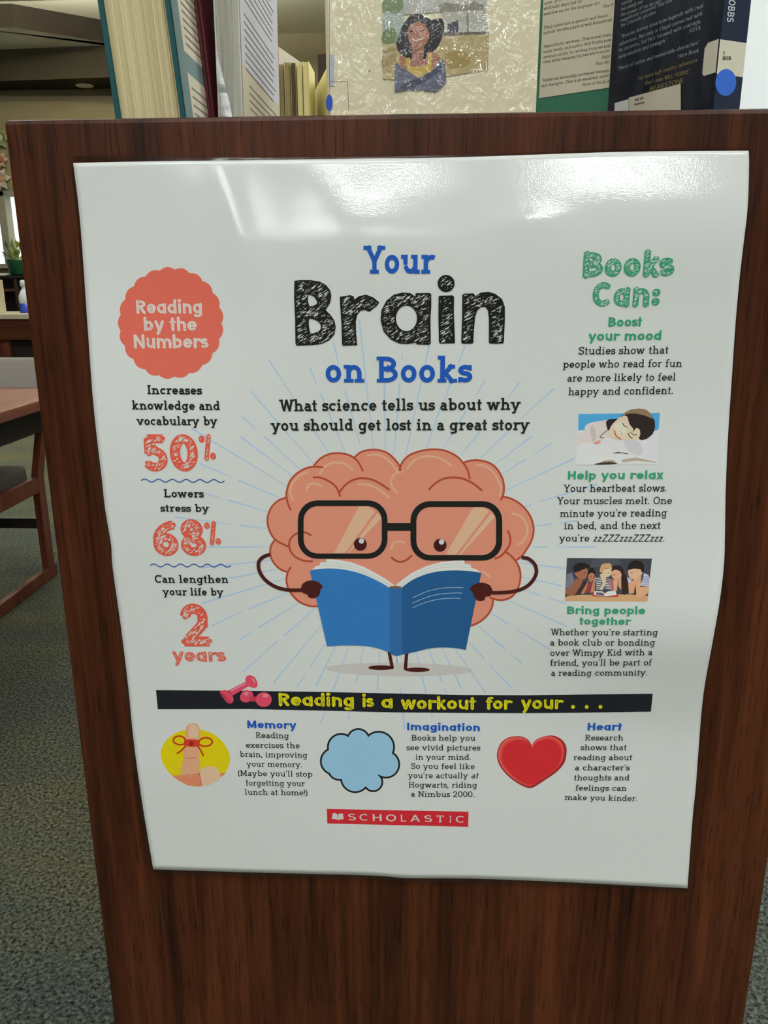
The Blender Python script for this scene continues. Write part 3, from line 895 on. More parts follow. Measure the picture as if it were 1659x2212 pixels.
def poster_off(u, v):
    s = (u-PX0)/(PX1-PX0); t = (PZ0-v)/(PZ0-PZ1)
    m = prof(P_M, t)
    o = m+(prof(P_L, t)-m)*sm((0.45-s)/0.45)+(prof(P_R, t)-m)*sm((s-0.52)/0.48)
    # buckles of the loose sheet under its upper edge
    o += bump(s, t, 0.235, 0.075, 0.022, 0.10, 0.9, -0.30)+bump(s, t, 0.43, 0.075, 0.07, 0.05, 0.9, 0.15)
    o -= bump(s, t, 0.33, 0.06, 0.04, 0.06, 0.5, -0.2)
    o += bump(s, t, 0.665, 0.073, 0.055, 0.016, 0.75)
    return max(0.0012, o*0.001)
def poster_px(px, py):
    y = -0.008
    for _ in range(4):
        p = at_y(px, py, y); y = -poster_off(p.x, p.z)
    p = at_y(px, py, y)
    return (p.x, p.z)
POSTER = Surface(poster_px, lambda u, v: Vector((u, -poster_off(u, v), v)))
poster = thing('poster', 'large laminated white reading poster with a brain drawing on the shelf end', 'poster', (0, 0, 0))

def poly_at(pts, t):                         # a point along a traced edge, by arc length
    L = [0]
    for i in range(1, len(pts)): L.append(L[-1]+math.hypot(pts[i][0]-pts[i-1][0], pts[i][1]-pts[i-1][1]))
    d = t*L[-1]
    for i in range(1, len(pts)):
        if d <= L[i] or i == len(pts)-1:
            k = (d-L[i-1])/(L[i]-L[i-1]); return (pts[i-1][0]+(pts[i][0]-pts[i-1][0])*k, pts[i-1][1]+(pts[i][1]-pts[i-1][1])*k)
eL, eR, eT, eB = (cr(e, 4) for e in (EDGE_L, EDGE_R, EDGE_T, EDGE_B))
NU, NV = 130, 150
PAPER = (0.80, 0.825, 0.805)
pr = Print(POSTER)
grid = []
for j in range(NV+1):
    t = j/NV; l = poly_at(eL, t); r = poly_at(eR, t)
    for i in range(NU+1):
        s = i/NU; a = poly_at(eT, s); b = poly_at(eB, s)
        c00, c10, c01, c11 = eL[0], eR[0], eL[-1], eR[-1]
        x, y = (((1-s)*l[k]+s*r[k]+(1-t)*a[k]+t*b[k]-((1-s)*(1-t)*c00[k]+s*(1-t)*c10[k]+(1-s)*t*c01[k]+s*t*c11[k])) for k in (0, 1))
        grid.append(POSTER.px(x, y))
fs = [(j*(NU+1)+i, j*(NU+1)+i+1, (j+1)*(NU+1)+i+1, (j+1)*(NU+1)+i) for j in range(NV) for i in range(NU)]
pr.add(grid, fs, 0, PAPER)
sheet = pr.obj('paper_sheet', poster)
sol = sheet.modifiers.new('thickness', 'SOLIDIFY'); sol.thickness = 0.0003; sol.offset = -1; sol.use_quality_normals = False

# clear margin of the laminate around the paper
M_lam = film('clear_laminate', (0.66, 0.6, 0.6), 0.93, 0.12)
def shifted(edge, d, nsign):
    out = []
    for i, p in enumerate(edge):
        a = edge[max(i-1, 0)]; b = edge[min(i+1, len(edge)-1)]
        dx, dy = b[0]-a[0], b[1]-a[1]; l = math.hypot(dx, dy)
        w = d(i/(len(edge)-1)) if callable(d) else d
        out.append((p[0]-dy/l*w*nsign, p[1]+dx/l*w*nsign))
    return out
def topw(s):
    k = 14*sm((0.33-s)/0.3) if s < 0.33 else 0.0
    return 5+k*0.75
pr = Print(POSTER)
for edge, d, sg in ((eL, 6.5, 1), (eR, 3.0, -1), (eT, topw, -1), (eB, 7.0, 1)):
    o2 = shifted(edge, d, sg); n = len(edge)
    pr.add([POSTER.px(*p) for p in edge+o2], [(i, i+1, n+i+1, n+i) for i in range(n-1)], 1, PAPER)
pr.obj('laminate_margin', poster, M_lam, 'clear glossy laminate margin')

# ---- ink colours (as photographed on the sheet)
BLACK = (0.012, 0.013, 0.013)
TXT = (0.014, 0.016, 0.017)
BLUE = ink(24, 84, 172); LBLUE = ink(163, 192, 214); GREEN = ink(52, 146, 106, (192, 200, 196))
RED = ink(200, 84, 62, (184, 194, 187)); CORAL = ink(205, 102, 84); SKIN = ink(206, 136, 110, (192, 200, 194)); LINE = ink(166, 72, 46)
TAN = ink(212, 162, 130, (192, 200, 194)); MAROON = ink(66, 20, 18, (190, 198, 192)); BK1 = ink(44, 112, 172, (190, 198, 192)); BK2 = ink(28, 84, 130, (190, 198, 192)); BKS = ink(40, 98, 150, (190, 198, 192))
YELLOW = ink(212, 190, 12, (180, 188, 183)); WHITE = PAPER; NAVY = ink(20, 22, 30, (180, 188, 183))

# ---- rays
rays = Print(POSTER)
RA = [(668,392,845,665),(962,452,1015,578),(535,612,985,1130),(1038,632,1215,1055),(1212,612,1320,995),(940,815,1095,1055),(475,795,582,895),(630,935,885,1170),(462,940,828,1218),(110,880,790,1290),(168,1130,395,1228),(447,1252,742,1378),(205,1345,312,1377),(368,1392,655,1478),(-10,1516,395,1567),(455,1575,652,1598),(1130,265,1168,430),(1315,100,1415,1025),(1495,560,1500,1040),(1622,350,1618,390),(1605,560,1560,1075)]
RB = [(290,285,120,1070),(545,285,495,430),(440,560,400,678),(368,735,268,1030),(690,535,620,650),(555,755,390,1025),(935,552,855,660),(655,900,512,1078),(1183,595,940,815),(860,900,648,1100),(1025,935,755,1142),(1165,988,1042,1065),(985,1100,810,1208),(1330,1095,835,1325),(1495,1280,1080,1405),(1020,1428,975,1442),(1168,1565,1040,1582),(1360,1540,1230,1558)]
RC = [(225,270,675,270),(190,418,680,366),(385,495,730,428),(185,675,790,495),(522,715,800,600),(260,832,475,735),(588,852,885,668),(455,938,548,878),(775,908,1000,705),(480,1165,732,945),(697,1247,1042,832),(957,1138,1065,965),(870,1272,930,1175),(1005,1265,1145,980),(1125,1300,1243,975),(1292,1245,1345,985),(1443,1295,1462,1015),(1595,1200,1580,1045),(1035,1535,1072,1445),(1237,1500,1245,1450),(1640,1580,1605,1255)]
RD = [(1145,270,1018,270),(1490,270,1203,270),(1265,425,920,380),(1237,550,950,485),(1088,618,975,582),(1275,678,1140,635),(1277,840,845,650),(855,823,730,745),(1170,1010,905,855),(830,1000,632,828),(955,1103,868,1035),(685,1075,575,950),(878,1280,720,1115),(695,1320,475,1000),(522,1292,378,995),(380,1238,282,1000),(268,1320,190,1010),(310,1490,305,1455),(415,1320,398,1285),(72,1200,55,1050)]
for R4, ox, oy in ((RA, 380, 660), (RB, 840, 660), (RC, 380, 1100), (RD, 840, 1100)):
    for a, b, c, d in R4:
        rays.stroke([(ox+a/3.318, oy+b/3.318), (ox+c/3.318, oy+d/3.318)], 3.6, 1, LBLUE, caps=False, taper=(1.0, 0.5))
rays.obj('starburst_rays', poster, label='thin pale blue rays')

# ---- title
T = Print(POSTER)
text(T, 'Your', 781, 591, 943, 591, 60, 'slab', 0.17, col=BLUE, track=0.0)
T.obj('title_word', poster, label='blue slab serif word over the black one')
T = Print(POSTER)
text(T, 'on Books', 704, 826, 1020, 826, 56, 'slab', 0.17, col=BLUE)
T.obj('title_word', poster, label='blue slab serif words under the black one')
def zt(pts): return [(600+x/3.19, 500+y/3.19) for x, y in pts]
BR = [  # outline, holes
 ([(115,340),(150,335),(230,335),(290,345),(335,370),(362,405),(370,445),(362,492),(330,540),(365,575),(392,615),(400,660),(390,710),(355,750),(300,775),(230,783),(130,787),(122,770),(120,600),(113,450)],
  [[(210,442),(245,445),(262,468),(272,490),(255,507),(217,510)],[(215,607),(245,605),(280,622),(297,650),(290,680),(262,695),(225,697)]]),
 ([(428,450),(500,438),(525,448),(527,470),(560,445),(610,435),(660,455),(700,488),(685,510),(632,553),(600,540),(570,545),(548,575),(538,620),(540,700),(548,784),(450,787),(443,775),(440,650),(430,500)], []),
 ([(950,425),(1045,423),(1058,432),(1058,520),(1052,600),(1055,770),(1045,780),(960,778),(950,765),(900,775),(840,772),(780,745),(730,690),(708,610),(715,540),(750,475),(800,435),(860,420),(915,425),(948,448)], [ell(887,598,72,88,n=28)]),
 ([(1108,450),(1115,442),(1205,440),(1215,450),(1213,560),(1222,765),(1215,770),(1120,772),(1110,760),(1107,600)], []),
 (ell(1160,358,59,59,n=28), []),
 ([(1272,435),(1285,428),(1350,426),(1362,445),(1400,420),(1450,415),(1500,430),(1545,465),(1565,520),(1565,600),(1558,760),(1550,772),(1465,773),(1455,765),(1455,600),(1448,545),(1430,520),(1400,520),(1375,545),(1360,590),(1350,700),(1348,765),(1340,773),(1270,773),(1264,760),(1270,600)], []),
]
B = Print(POSTER)
for out, holes in BR:
    out2 = [p for p in out]
    B.fill(zt(out2), 8, BLACK, [zt(cr(h, 3, True)) for h in holes], grid=14)
    xs = [p[0] for p in out]; ys = [p[1] for p in out]
    area = (max(xs)-min(xs))*(max(ys)-min(ys))
    for _ in range(int(area/250)):
        p = (random.uniform(min(xs), max(xs)), random.uniform(min(ys), max(ys)))
        an = math.radians(random.gauss(-32, 7)); Ls = random.choice((8, 12, 20, 34, 48)); th = random.uniform(1.2, 3.4)
        qd = (p[0]+Ls*math.cos(an), p[1]+Ls*math.sin(an))
        def ok(z):
            if not inside(z, out) or any(inside(z, h) for h in holes): return False
            for lp in [out]+holes:
                for i in range(len(lp)):
                    if seg_dist(z, lp[i], lp[(i+1) % len(lp)]) < 6: return False
            return True
        mid = ((p[0]+qd[0])/2, (p[1]+qd[1])/2)
        if ok(p) and ok(qd) and ok(mid):
            nx, ny = -math.sin(an)*th, math.cos(an)*th
            m1 = (p[0]+(qd[0]-p[0])*random.uniform(.3, .7)+nx, p[1]+(qd[1]-p[1])*random.uniform(.3, .7)+ny)
            B.add([POSTER.px(*z) for z in zt([p, m1, qd, (mid[0]-nx*.6, mid[1]-ny*.6)])], [(0, 1, 2, 3)], 9, WHITE)
B.obj('title_word', poster, label='thick scribbled black title word')
T = Print(POSTER)
text(T, 'What science tells us about why', 601.7, 888.5, 1126.7, 885.3, 25.5, 'slab', 0.165, col=TXT)
text(T, 'you should get lost in a great story', 583, 930.8, 1146, 929, 25, 'slab', 0.165, col=TXT)
T.obj('subtitle_lettering', poster)

# ---- badge
bd = Print(POSTER)
pts = []
for i in range(21*12):
    a = 2*PI*i/(21*12)
    r = 1-0.045*(1-abs(math.cos(21*(a-math.radians(94))/2))**0.9)
    pts.append((369+114.3*r*math.cos(a), 697.6-120.8*r*math.sin(a)))
bd.fill(pts, 3, CORAL)
badge = bd.obj('round_badge', poster, label='coral scalloped round badge')
T = Print(POSTER); PINKW = (0.84, 0.76, 0.70)
for tx, a in (('Reading', (294.9, 677, 437, 676.5)), ('by the', (311.7, 714, 425.7, 714)), ('Numbers', (290, 751.6, 451, 751.6))):
    text(T, tx, *a, 28, 'chunk', 0.195, col=PINKW, track=0.0, scratch=CORAL, sdens=1.5, layer=5, slayer=6)
T.obj('badge_lettering', badge)

# ---- statistics down the left side
def block(name, lines, style='slab', w=0.16, col=TXT, label=None, **kw):
    T = Print(POSTER)
    for l in lines: text(T, *l, style, w, col=col, **kw)
    return T.obj(name, poster, label=label)
block('statistic_caption', [('Increases', 317.2, 851.3, 437, 852.4, 19.6), ('knowledge and', 284.3, 884.6, 477.2, 885.8, 19.4), ('vocabulary by', 293.7, 918, 472, 918.5, 19)], w=0.165)
block('statistic_caption', [('Lowers', 353.3, 1074, 441, 1074.6, 17.6), ('stress by', 346.7, 1105, 454.4, 1105.6, 16.6)], w=0.165)
block('statistic_caption', [('Can lengthen', 335.4, 1258.7, 495.5, 1259, 17.2), ('your life by', 350, 1285.5, 485, 1286.2, 16.4)], w=0.165)
def number(parts):
    T = Print(POSTER)
    for tx, xl, yl, xr, yr, c, w in parts:
        text(T, tx, xl, yl, xr, yr, c, 'chunk', w, col=RED, track=0.0, scratch=WHITE, sdens=3.6 if c > 40 else 2.5, layer=6, slayer=7)
    T.obj('statistic_number', poster, label='scribbled red numerals')
number([('5', 311, 1017.8, 366, 1017.8, 79.5, 0.235), ('0', 369.7, 1018, 430, 1018, 80, 0.235), ('%', 430, 993, 469, 993, 53, 0.22)])
number([('6', 334, 1200, 390, 1200, 76, 0.25), ('8', 393, 1199, 447, 1199, 75, 0.25), ('%', 442, 1176.5, 480, 1176.5, 49, 0.22)])
number([('2', 388, 1396, 464, 1396, 92.5, 0.235), ('years', 373.5, 1428, 489, 1428.5, 27.5, 0.21)])
for x0, y0, x1, y1 in ((305.5, 1037.6, 484.5, 1039), (325.4, 1221, 498.4, 1221.6)):
    T = Print(POSTER)
    T.stroke([(x0+(x1-x0)*k/72, y0+(y1-y0)*k/72-3.2*math.sin(2*PI*6*k/72)) for k in range(73)], 2.0, 6, ink(24, 66, 140, (186, 195, 189)), step=9)
    T.obj('wavy_rule', poster, label='wavy blue line')

# ---- tips down the right side
T = Print(POSTER)
text(T, 'Books', 1257, 598.5, 1455, 596, 53.5, 'chunk', 0.235, col=GREEN, track=0.0, scratch=WHITE, sdens=3.5)
text(T, 'Can:', 1278.4, 662, 1426, 660.8, 52.5, 'chunk', 0.235, col=GREEN, track=0.0, scratch=WHITE, sdens=3.5)
T.obj('side_heading', poster, label='scribbled green heading')
KG = dict(style='chunk', w=0.2, col=GREEN, label='green chunky heading')
block('tip_heading', [('Boost', 1313, 705.6, 1388, 704.6, 20), ('your mood', 1270.7, 735.7, 1427.5, 734, 19.5)], **KG)
block('tip_heading', [('Help you relax', 1226.3, 1035.4, 1432.3, 1034.2, 17.8)], **KG)
block('tip_heading', [('Bring people', 1224.7, 1325.7, 1393.3, 1326.3, 16.3), ('together', 1249.4, 1348.7, 1364.7, 1349.4, 15.7)], **KG)
LW = 0.125
block('tip_paragraph', [('Studies show that', 1249.4, 766, 1444.3, 763.6, 16.8), ('people who read for fun', 1214.7, 794.6, 1473.6, 792.6, 16.5), ('are more likely to feel', 1225.3, 824.4, 1459.7, 821.9, 16.5), ('happy and confident.', 1226.3, 853.7, 1453.5, 850.8, 16.5)], w=LW)
block('tip_paragraph', [('Your heartbeat slows.', 1215.7, 1062.5, 1439.5, 1061.6, 16), ('Your muscles melt. One', 1201.6, 1089.3, 1451, 1088.6, 16), ('minute you’re reading', 1208.5, 1116.6, 1441.4, 1115, 16), ('in bed, and the next', 1217.6, 1142.8, 1427.5, 1142, 15.8), ('you’re \x01zzZZZzzzZZZzzz.', 1206, 1169.4, 1435, 1169.6, 15.4)], w=LW)
block('tip_paragraph', [('Whether you’re starting', 1188.3, 1371.5, 1421.9, 1372, 14), ('a book club or bonding', 1188.7, 1394.2, 1415.7, 1394, 14), ('over Wimpy Kid with a', 1188.7, 1416.4, 1410, 1414.9, 13.8), ('friend, you’ll be part of', 1187.8, 1437.9, 1408.8, 1436.5, 13.6), ('a reading community.', 1190.6, 1459.7, 1398.3, 1458.4, 13.2)], w=LW)

# ---- the brain drawing
def zl(p): return [(540+x/4.879, 950+y/4.879) for x, y in p]
def zr(p): return [(840+x/4.879, 950+y/4.879) for x, y in p]
def zm(p): return [(540+x/4.879, 1180+y/4.879) for x, y in p]
def zn(p): return [(840+x/4.879, 1180+y/4.879) for x, y in p]
LOBES = [zl([(1100,185),(1180,125),(1310,103),(1430,130),(1510,190),(1570,265),(1588,320)]),
 zl([(670,275),(745,195),(840,150),(940,140),(1040,160),(1110,200),(1160,265),(1188,325)]),
 zl([(765,290),(680,283),(590,300),(500,350),(425,430),(390,530),(385,600),(400,670),(428,735)]),
 zl([(385,605),(300,640),(235,700),(195,780),(185,860),(200,940),(240,1020),(300,1075),(405,1125)]),
 zl([(265,1050),(225,1110),(213,1180),(230,1260),(280,1330),(340,1375),(390,1390)]),
 zm([(428,222),(400,270),(385,340),(395,420),(430,490),(490,560),(560,605),(640,630),(715,632)]),
 zr([(115,320),(130,260),(180,190),(260,140),(380,108),(500,100),(610,120),(710,170),(780,240),(830,320),(852,405)]),
 zr([(790,238),(860,218),(940,215),(1040,235),(1120,285),(1180,370),(1210,460),(1210,560),(1182,632)]),
 zr([(1205,600),(1290,620),(1390,680),(1470,770),(1515,870),(1525,970),(1495,1080),(1440,1170),(1400,1225),(1335,1275)]),
 zr([(1225,1175),(1290,1225)])+zn([(1340,160),(1375,230),(1388,310),(1375,400),(1340,480),(1280,540),(1200,565),(1130,560),(1070,540)]),
 zn([(1098,560),(1090,630),(1050,710),(980,780),(900,825),(865,835)])]
FOLDS = [zl([(640,1003),(580,975),(510,980),(445,1020),(415,1080),(420,1150),(460,1215),(530,1260),(600,1278),(655,1278)]),
 zl([(672,395),(750,400),(840,440),(910,500),(950,590)]), zl([(945,550),(1000,480),(1080,425),(1180,403),(1290,420),(1390,470),(1465,525)]),
 zr([(425,520),(500,450),(590,405),(700,395),(800,415),(890,460),(980,532)]), zr([(1255,960),(1280,1030),(1270,1110),(1225,1180),(1170,1230),(1122,1250)]),
 zr([(30,1240),(80,1275),(130,1285),(190,1262),(238,1222)])]
SHINE = [zl([(1240,163),(1330,155),(1420,185),(1500,260),(1560,340)]), zl([(735,355),(790,285),(860,245),(930,240),(1010,260),(1080,312)]), zl([(600,340),(520,380),(445,470),(425,560),(450,630)]), zl([(598,530),(620,475),(670,462),(720,470),(760,490)]), zl([(1140,468),(1230,470),(1330,505),(1410,560),(1465,608)]), zl([(1610,330),(1530,360),(1490,420),(1495,490),(1550,555)]),
 zr([(195,300),(260,225),(350,180),(450,175),(550,200),(655,270)]), zr([(930,265),(1010,275),(1090,330),(1150,420),(1180,510),(1170,590)]), zr([(1300,775),(1380,800),(1440,870),(1460,950),(1430,1050),(1360,1110)]), zr([(25,1145),(50,1090),(100,1070),(165,1085)]), zn([(980,260),(1020,285),(1060,320)])]
br = Print(POSTER)
hub = (866, 1120)
polys = [[(660,1030),(700,1000),(860,1010),(1020,1000),(1075,1060),(1130,1110),(1125,1180),(1100,1250),(1040,1290),(1010,1330),(700,1300),(640,1250),(610,1180),(600,1120),(625,1060)]]
for l in LOBES:
    c = cr(l, 4)
    polys.append(c+[(hub[0]*0.45+c[-1][0]*0.55, hub[1]*0.45+c[-1][1]*0.55), hub, (hub[0]*0.45+c[0][0]*0.55, hub[1]*0.45+c[0][1]*0.55)])
br.union(polys, 2, SKIN)
for l in SHINE: br.stroke(cr(l, 5), 4.4, 2.6, TAN)
for k, l in enumerate(LOBES+FOLDS): br.stroke(cr(l, 5), 4.1, 3+0.2*k, LINE)
brain = br.obj('brain_drawing', poster, label='pink cartoon brain outlined in rust red')
sh = Print(POSTER)
sh.fill([(862.5+159*math.cos(a*PI/20), 1446+14.5*math.sin(a*PI/20)+2.0*math.cos(a*PI/20)) for a in range(40)], 1.5, ink(182, 186, 178, (194, 202, 196)))
sh.obj('ground_spot', brain, label='pale grey ground ellipse')
lg = Print(POSTER)
lg.stroke(zm([(1465,1105),(1482,1190),(1499,1278)]), 7.2, 3, MAROON); lg.dot(540+1380/4.879, 1180+1279/4.879, 27.6, 3, MAROON, 5.2)
lg.obj('leg_drawing', brain, label='thin dark maroon leg')
lg = Print(POSTER)
lg.stroke(zn([(190,1105),(182,1190),(175,1290)]), 7.2, 3, MAROON); lg.dot(840+300/4.879, 1180+1301/4.879, 27, 3, MAROON, 5)
lg.obj('leg_drawing', brain, label='thin dark maroon leg')
bk = Print(POSTER)
PAGE = ink(208, 212, 202, (192, 200, 194)); PAGEL = ink(176, 184, 176, (192, 200, 194))
bk.fill(zm([(650,249),(700,205),(738,200),(740,168),(803,162),(805,132),(920,140),(1060,165),(1200,215),(1340,290),(1440,350),(1527,412),(1500,425),(1465,434),(1300,350),(1000,255),(700,250)]), 7.5, PAGE)
bk.fill(zn([(975,282),(920,240),(868,225),(862,190),(798,180),(795,148),(680,150),(550,165),(400,205),(250,275),(150,345),(70,410),(100,430),(135,434),(250,355),(560,265),(860,268)]), 7.5, PAGE)
for l in (zm([(742,170),(900,175),(1100,212),(1300,300),(1500,418)]), zm([(738,202),(900,205),(1100,242),(1300,322),(1490,422)]), zn([(860,192),(700,186),(500,205),(300,285),(110,425)]), zn([(866,224),(700,214),(520,232),(320,305),(125,430)])):
    bk.stroke(cr(l, 4), 0.8, 8, PAGEL, caps=False)
lc = zm([(632,258),(700,240),(850,232),(1000,245),(1150,280),(1300,340),(1400,392),(1467,434)])
bk.fill(cr(lc, 3)+zm([(1476,1121)])+cr(zm([(1476,1121),(1400,1090),(1280,1058),(1150,1045),(980,1043),(812,1053)]), 3)[1:], 8.5, BK1)
bk.fill(zm([(1465,432),(1500,441),(1530,443),(1565,441),(1604,434)])+cr(zm([(1604,1139),(1565,1150),(1530,1151),(1500,1140),(1474,1120)]), 3), 8.7, BKS)
rc = zn([(135,435),(250,352),(400,290),(560,258),(720,252),(860,260),(975,278)])
bk.fill(cr(rc, 3)+cr(zn([(810,1090),(700,1070),(560,1063),(420,1075),(280,1110),(135,1141)]), 3), 8.6, BK2)
bk.dot(540+1532/4.879, 1180+428/4.879, 13, 9.2, ink(118, 92, 62, (192, 200, 194)), 2.6)
for l in (zn([(248,542),(400,475),(550,440),(700,432),(785,434)]), zn([(248,596),(400,535),(550,500),(700,490),(772,491)]), zn([(248,647),(400,585),(550,553),(680,545),(758,547)])):
    bk.stroke(cr(l, 5), 1.1, 9.2, ink(150, 180, 186, (190, 198, 192)), caps=False)
bk.obj('open_book_drawing', brain, label='open blue book')
HANDS = [(zm([(212,85),(150,105),(100,150),(90,210),(110,280),(160,350),(240,410),(330,445),(430,460),(545,460)]), zm([(540,430),(560,390),(610,362),(660,358),(720,375),(760,410),(765,435),(745,450),(742,480),(725,520),(690,540),(650,545),(615,530),(605,505),(560,490),(545,465)])),
 (zn([(1400,115),(1470,130),(1530,180),(1555,250),(1540,320),(1490,390),(1420,440),(1330,470),(1220,485),(1090,488)]), zn([(855,450),(875,415),(930,388),(990,382),(1050,400),(1085,440),(1090,490),(1060,525),(1018,530),(1010,560),(975,573),(930,565),(895,525),(880,480)]))]
for arm, hand in HANDS:
    T = Print(POSTER)
    T.stroke(cr(arm, 5), 7.8, 9.6, MAROON, caps=False); T.fill(cr(hand, 3, True), 10.2, MAROON)
    T.obj('arm_drawing', brain, label='thin dark maroon arm with mitten hand')
GLARE = ink(208, 170, 136, (192, 200, 194))
ey = [(zl, 1163, 1100, 1175, 1065), (zr, 540, 1110, 555, 1075)]
gl = Print(POSTER)
for z, a, b, c, d, e, f in ((zl, 505, 637, 1450, 1252, 565, 697), (zr, 228, 645, 1195, 1272, 290, 706)):
    x1, y1 = (1390, 1197) if z is zl else (1130, 1214)
    gl.fill(z(rrect(a, b, c, d, 205)), 7.2, BLACK, [z(rrect(e, f, x1, y1, 150))], grid=12)
for z, pz in ((zl, [[(1150,700),(1240,700),(1322,752),(1000,1195),(885,1195)], [(1345,768),(1388,826),(1040,1195),(1025,1195)]]), (zr, [[(890,710),(985,710),(1062,745),(705,1212),(600,1206)], [(1082,765),(1118,815),(757,1213),(730,1213)]])):
    for p in pz: gl.fill(z(p), 6.6, GLARE)
gl.fill([(836,1129.6),(888,1129.6),(888,1146.2),(836,1146.2)], 7.4, BLACK)
gl.obj('glasses_drawing', brain, label='thick black square glasses')
for z, x, y, hx, hy in ey:
    T = Print(POSTER)
    T.fill(z(ell(x, y, 68, 68, n=28)), 6.8, ink(60, 18, 18, (192, 200, 194))); T.fill(z(ell(hx, hy, 28, 28, n=18)), 7.1, WHITE)
    T.obj('eye_drawing', brain, label='dark eye with white highlight')

# ---- black banner
T = Print(POSTER)
T.fill([(337,1490.6),(536,1492),(700,1494.5),(840,1497.5),(1000,1501),(1137,1501.5),(1250,1500),(1410,1498.5),(1406,1537),(1250,1539.5),(1137,1540.5),(1000,1540),(840,1538.5),(700,1535),(536,1531.5),(341,1532)], 3, NAVY)
banner = T.obj('banner', poster, label='black banner strip')
T = Print(POSTER)
for l in (('Reading', 602, 1523.6, 764.5, 1526, 26.5), ('is', 781.4, 1526.5, 808, 1527, 26), ('a', 824, 1528.5, 848.3, 1529, 26), ('workout', 866, 1531, 1030.6, 1531.8, 26), ('for', 1047, 1531.8, 1108.5, 1531.7, 26), ('your', 1125, 1531.3, 1218.7, 1530.6, 26)):
    text(T, *l, 'chunk', 0.2, col=YELLOW, track=0.0, scratch=NAVY, sdens=3.0, layer=5, slayer=6)
for x in (1237.6, 1267.3, 1297): T.dot(x, 1526.6, 4.2, 5, YELLOW)
T.obj('banner_lettering', banner, label='scribbled yellow words')
def zd(p): return [(320+x/2.9625, 1440+y/2.9625) for x, y in p]
DB = ink(206, 66, 88, (180, 188, 183)); DB2 = ink(164, 44, 66, (180, 188, 183)); DB3 = ink(226, 118, 130, (180, 188, 183))
T = Print(POSTER)
T.fill(zd([(590,185),(610,155),(640,150),(668,165),(672,195),(655,220),(620,228),(592,212)]), 4, DB, curve=3); T.fill(zd([(655,185),(705,195),(700,225),(640,220)]), 4, DB2)
T.fill(zd(ell(740, 210, 51, 47, n=28)), 5, DB); T.fill(zd(ell(628, 172, 16, 12, n=14)), 6, DB3); T.fill(zd(ell(752, 185, 22, 12, n=14)), 6, DB3)
T.obj('dumbbell_picture', banner, label='pink dumbbell seen end on')
T = Print(POSTER)
T.fill(zd([(622,90),(630,62),(655,54),(685,70),(700,105),(695,130),(670,135),(640,120)]), 5, DB, curve=3)
T.fill(zd([(515,150),(625,95),(648,122),(540,185)]), 5, DB); T.fill(zd([(525,150),(620,104),(626,111),(530,160)]), 6, DB3)
T.fill(zd([(460,165),(478,152),(505,152),(535,180),(547,205),(540,228),(520,235),(500,222)]), 5, DB, curve=3); T.fill(zd([(655,66),(680,80),(690,108),(678,100),(664,80)]), 6, DB3); T.fill(zd([(462,170),(475,165),(530,225),(518,230)]), 6, DB2)
T.obj('dumbbell_picture', banner, label='pink dumbbell lying aslant')

# ---- three columns under the banner
KB = dict(style='chunk', w=0.21, col=BLUE, label='blue chunky heading')
block('column_heading', [('Memory', 534.7, 1572, 640.7, 1573.8, 15.8)], **KB)
block('column_heading', [('Imagination', 879.5, 1576.4, 1036.5, 1578.6, 15.5)], **KB)
block('column_heading', [('Heart', 1269, 1577, 1345, 1577, 15.5)], **KB)
block('column_paragraph', [('Reading', 551.9, 1593.6, 625.5, 1594.6, 12.6), ('exercises the', 531.8, 1614.8, 647.8, 1615.9, 12.6), ('brain, improving', 518, 1634.5, 665.2, 1636.6, 12.6), ('your memory.', 531.8, 1655.4, 652.7, 1657, 12.4), ('(Maybe you’ll stop', 514.7, 1675.4, 675, 1677.6, 12.4), ('forgetting your', 530.7, 1696.4, 660, 1698, 12.4), ('lunch at home!)', 528.5, 1716, 664.5, 1717.8, 12.4)], w=LW)
block('column_paragraph', [('Books help you', 887.9, 1599, 1027.8, 1599.6, 12.5), ('see vivid pictures', 877.8, 1620, 1037.6, 1620.8, 12.5), ('in your mind.', 897, 1640.6, 1017.3, 1641, 12.4), ('So you feel like', 888, 1660.2, 1025.3, 1660.8, 12.3), ('you’re actually \x01at', 880, 1680, 1033.4, 1680.6, 12.3), ('Hogwarts, riding', 882, 1700.4, 1031.6, 1701, 12.3), ('a Nimbus 2000.', 888, 1720.3, 1025, 1721, 12.3)], w=LW)
block('column_paragraph', [('Research', 1262.4, 1599, 1347, 1599, 12.5), ('shows that', 1253.6, 1620, 1354, 1620, 12.5), ('reading about', 1238, 1641.8, 1366, 1641.8, 12.5), ('a character’s', 1242, 1663.5, 1360, 1663.5, 12.5), ('thoughts and', 1238.6, 1685.3, 1360.3, 1685.3, 12.4), ('feelings can', 1242, 1707.2, 1354, 1707.8, 12.3), ('make you kinder.', 1218.7, 1727.3, 1376, 1730.2, 12.3)], w=LW)
# finger with a bow
WB = (182, 190, 184)
def zf(p): return [(330+x/4.484, 1540+y/4.484) for x, y in p]
OV = [(75,400),(95,320),(150,245),(230,190),(320,165),(420,158),(520,175),(620,225),(700,310),(745,410),(742,490),(700,580),(620,650),(520,700),(430,713),(340,700),(250,655),(160,580),(100,490)]
T = Print(POSTER)
T.fill(zf(OV), 2, ink(214, 182, 6, WB), curve=3)
F1, F2, F3, F4 = ink(214, 148, 112, WB), ink(196, 122, 88, WB), ink(226, 170, 136, WB), ink(168, 84, 58, WB)
T.fill(zf([(185,606),(280,600),(450,588),(470,640),(475,708),(430,713),(340,700),(250,655)]), 3, F2)
T.fill(zf([(318,170),(330,125),(365,100),(400,98),(435,110),(455,160),(458,260),(445,400),(450,588),(275,602),(290,480),(310,300)]), 4, F1, curve=2)
T.fill(zf([(355,115),(400,104),(430,130),(440,220),(400,240),(350,220)]), 5, F3, curve=3)
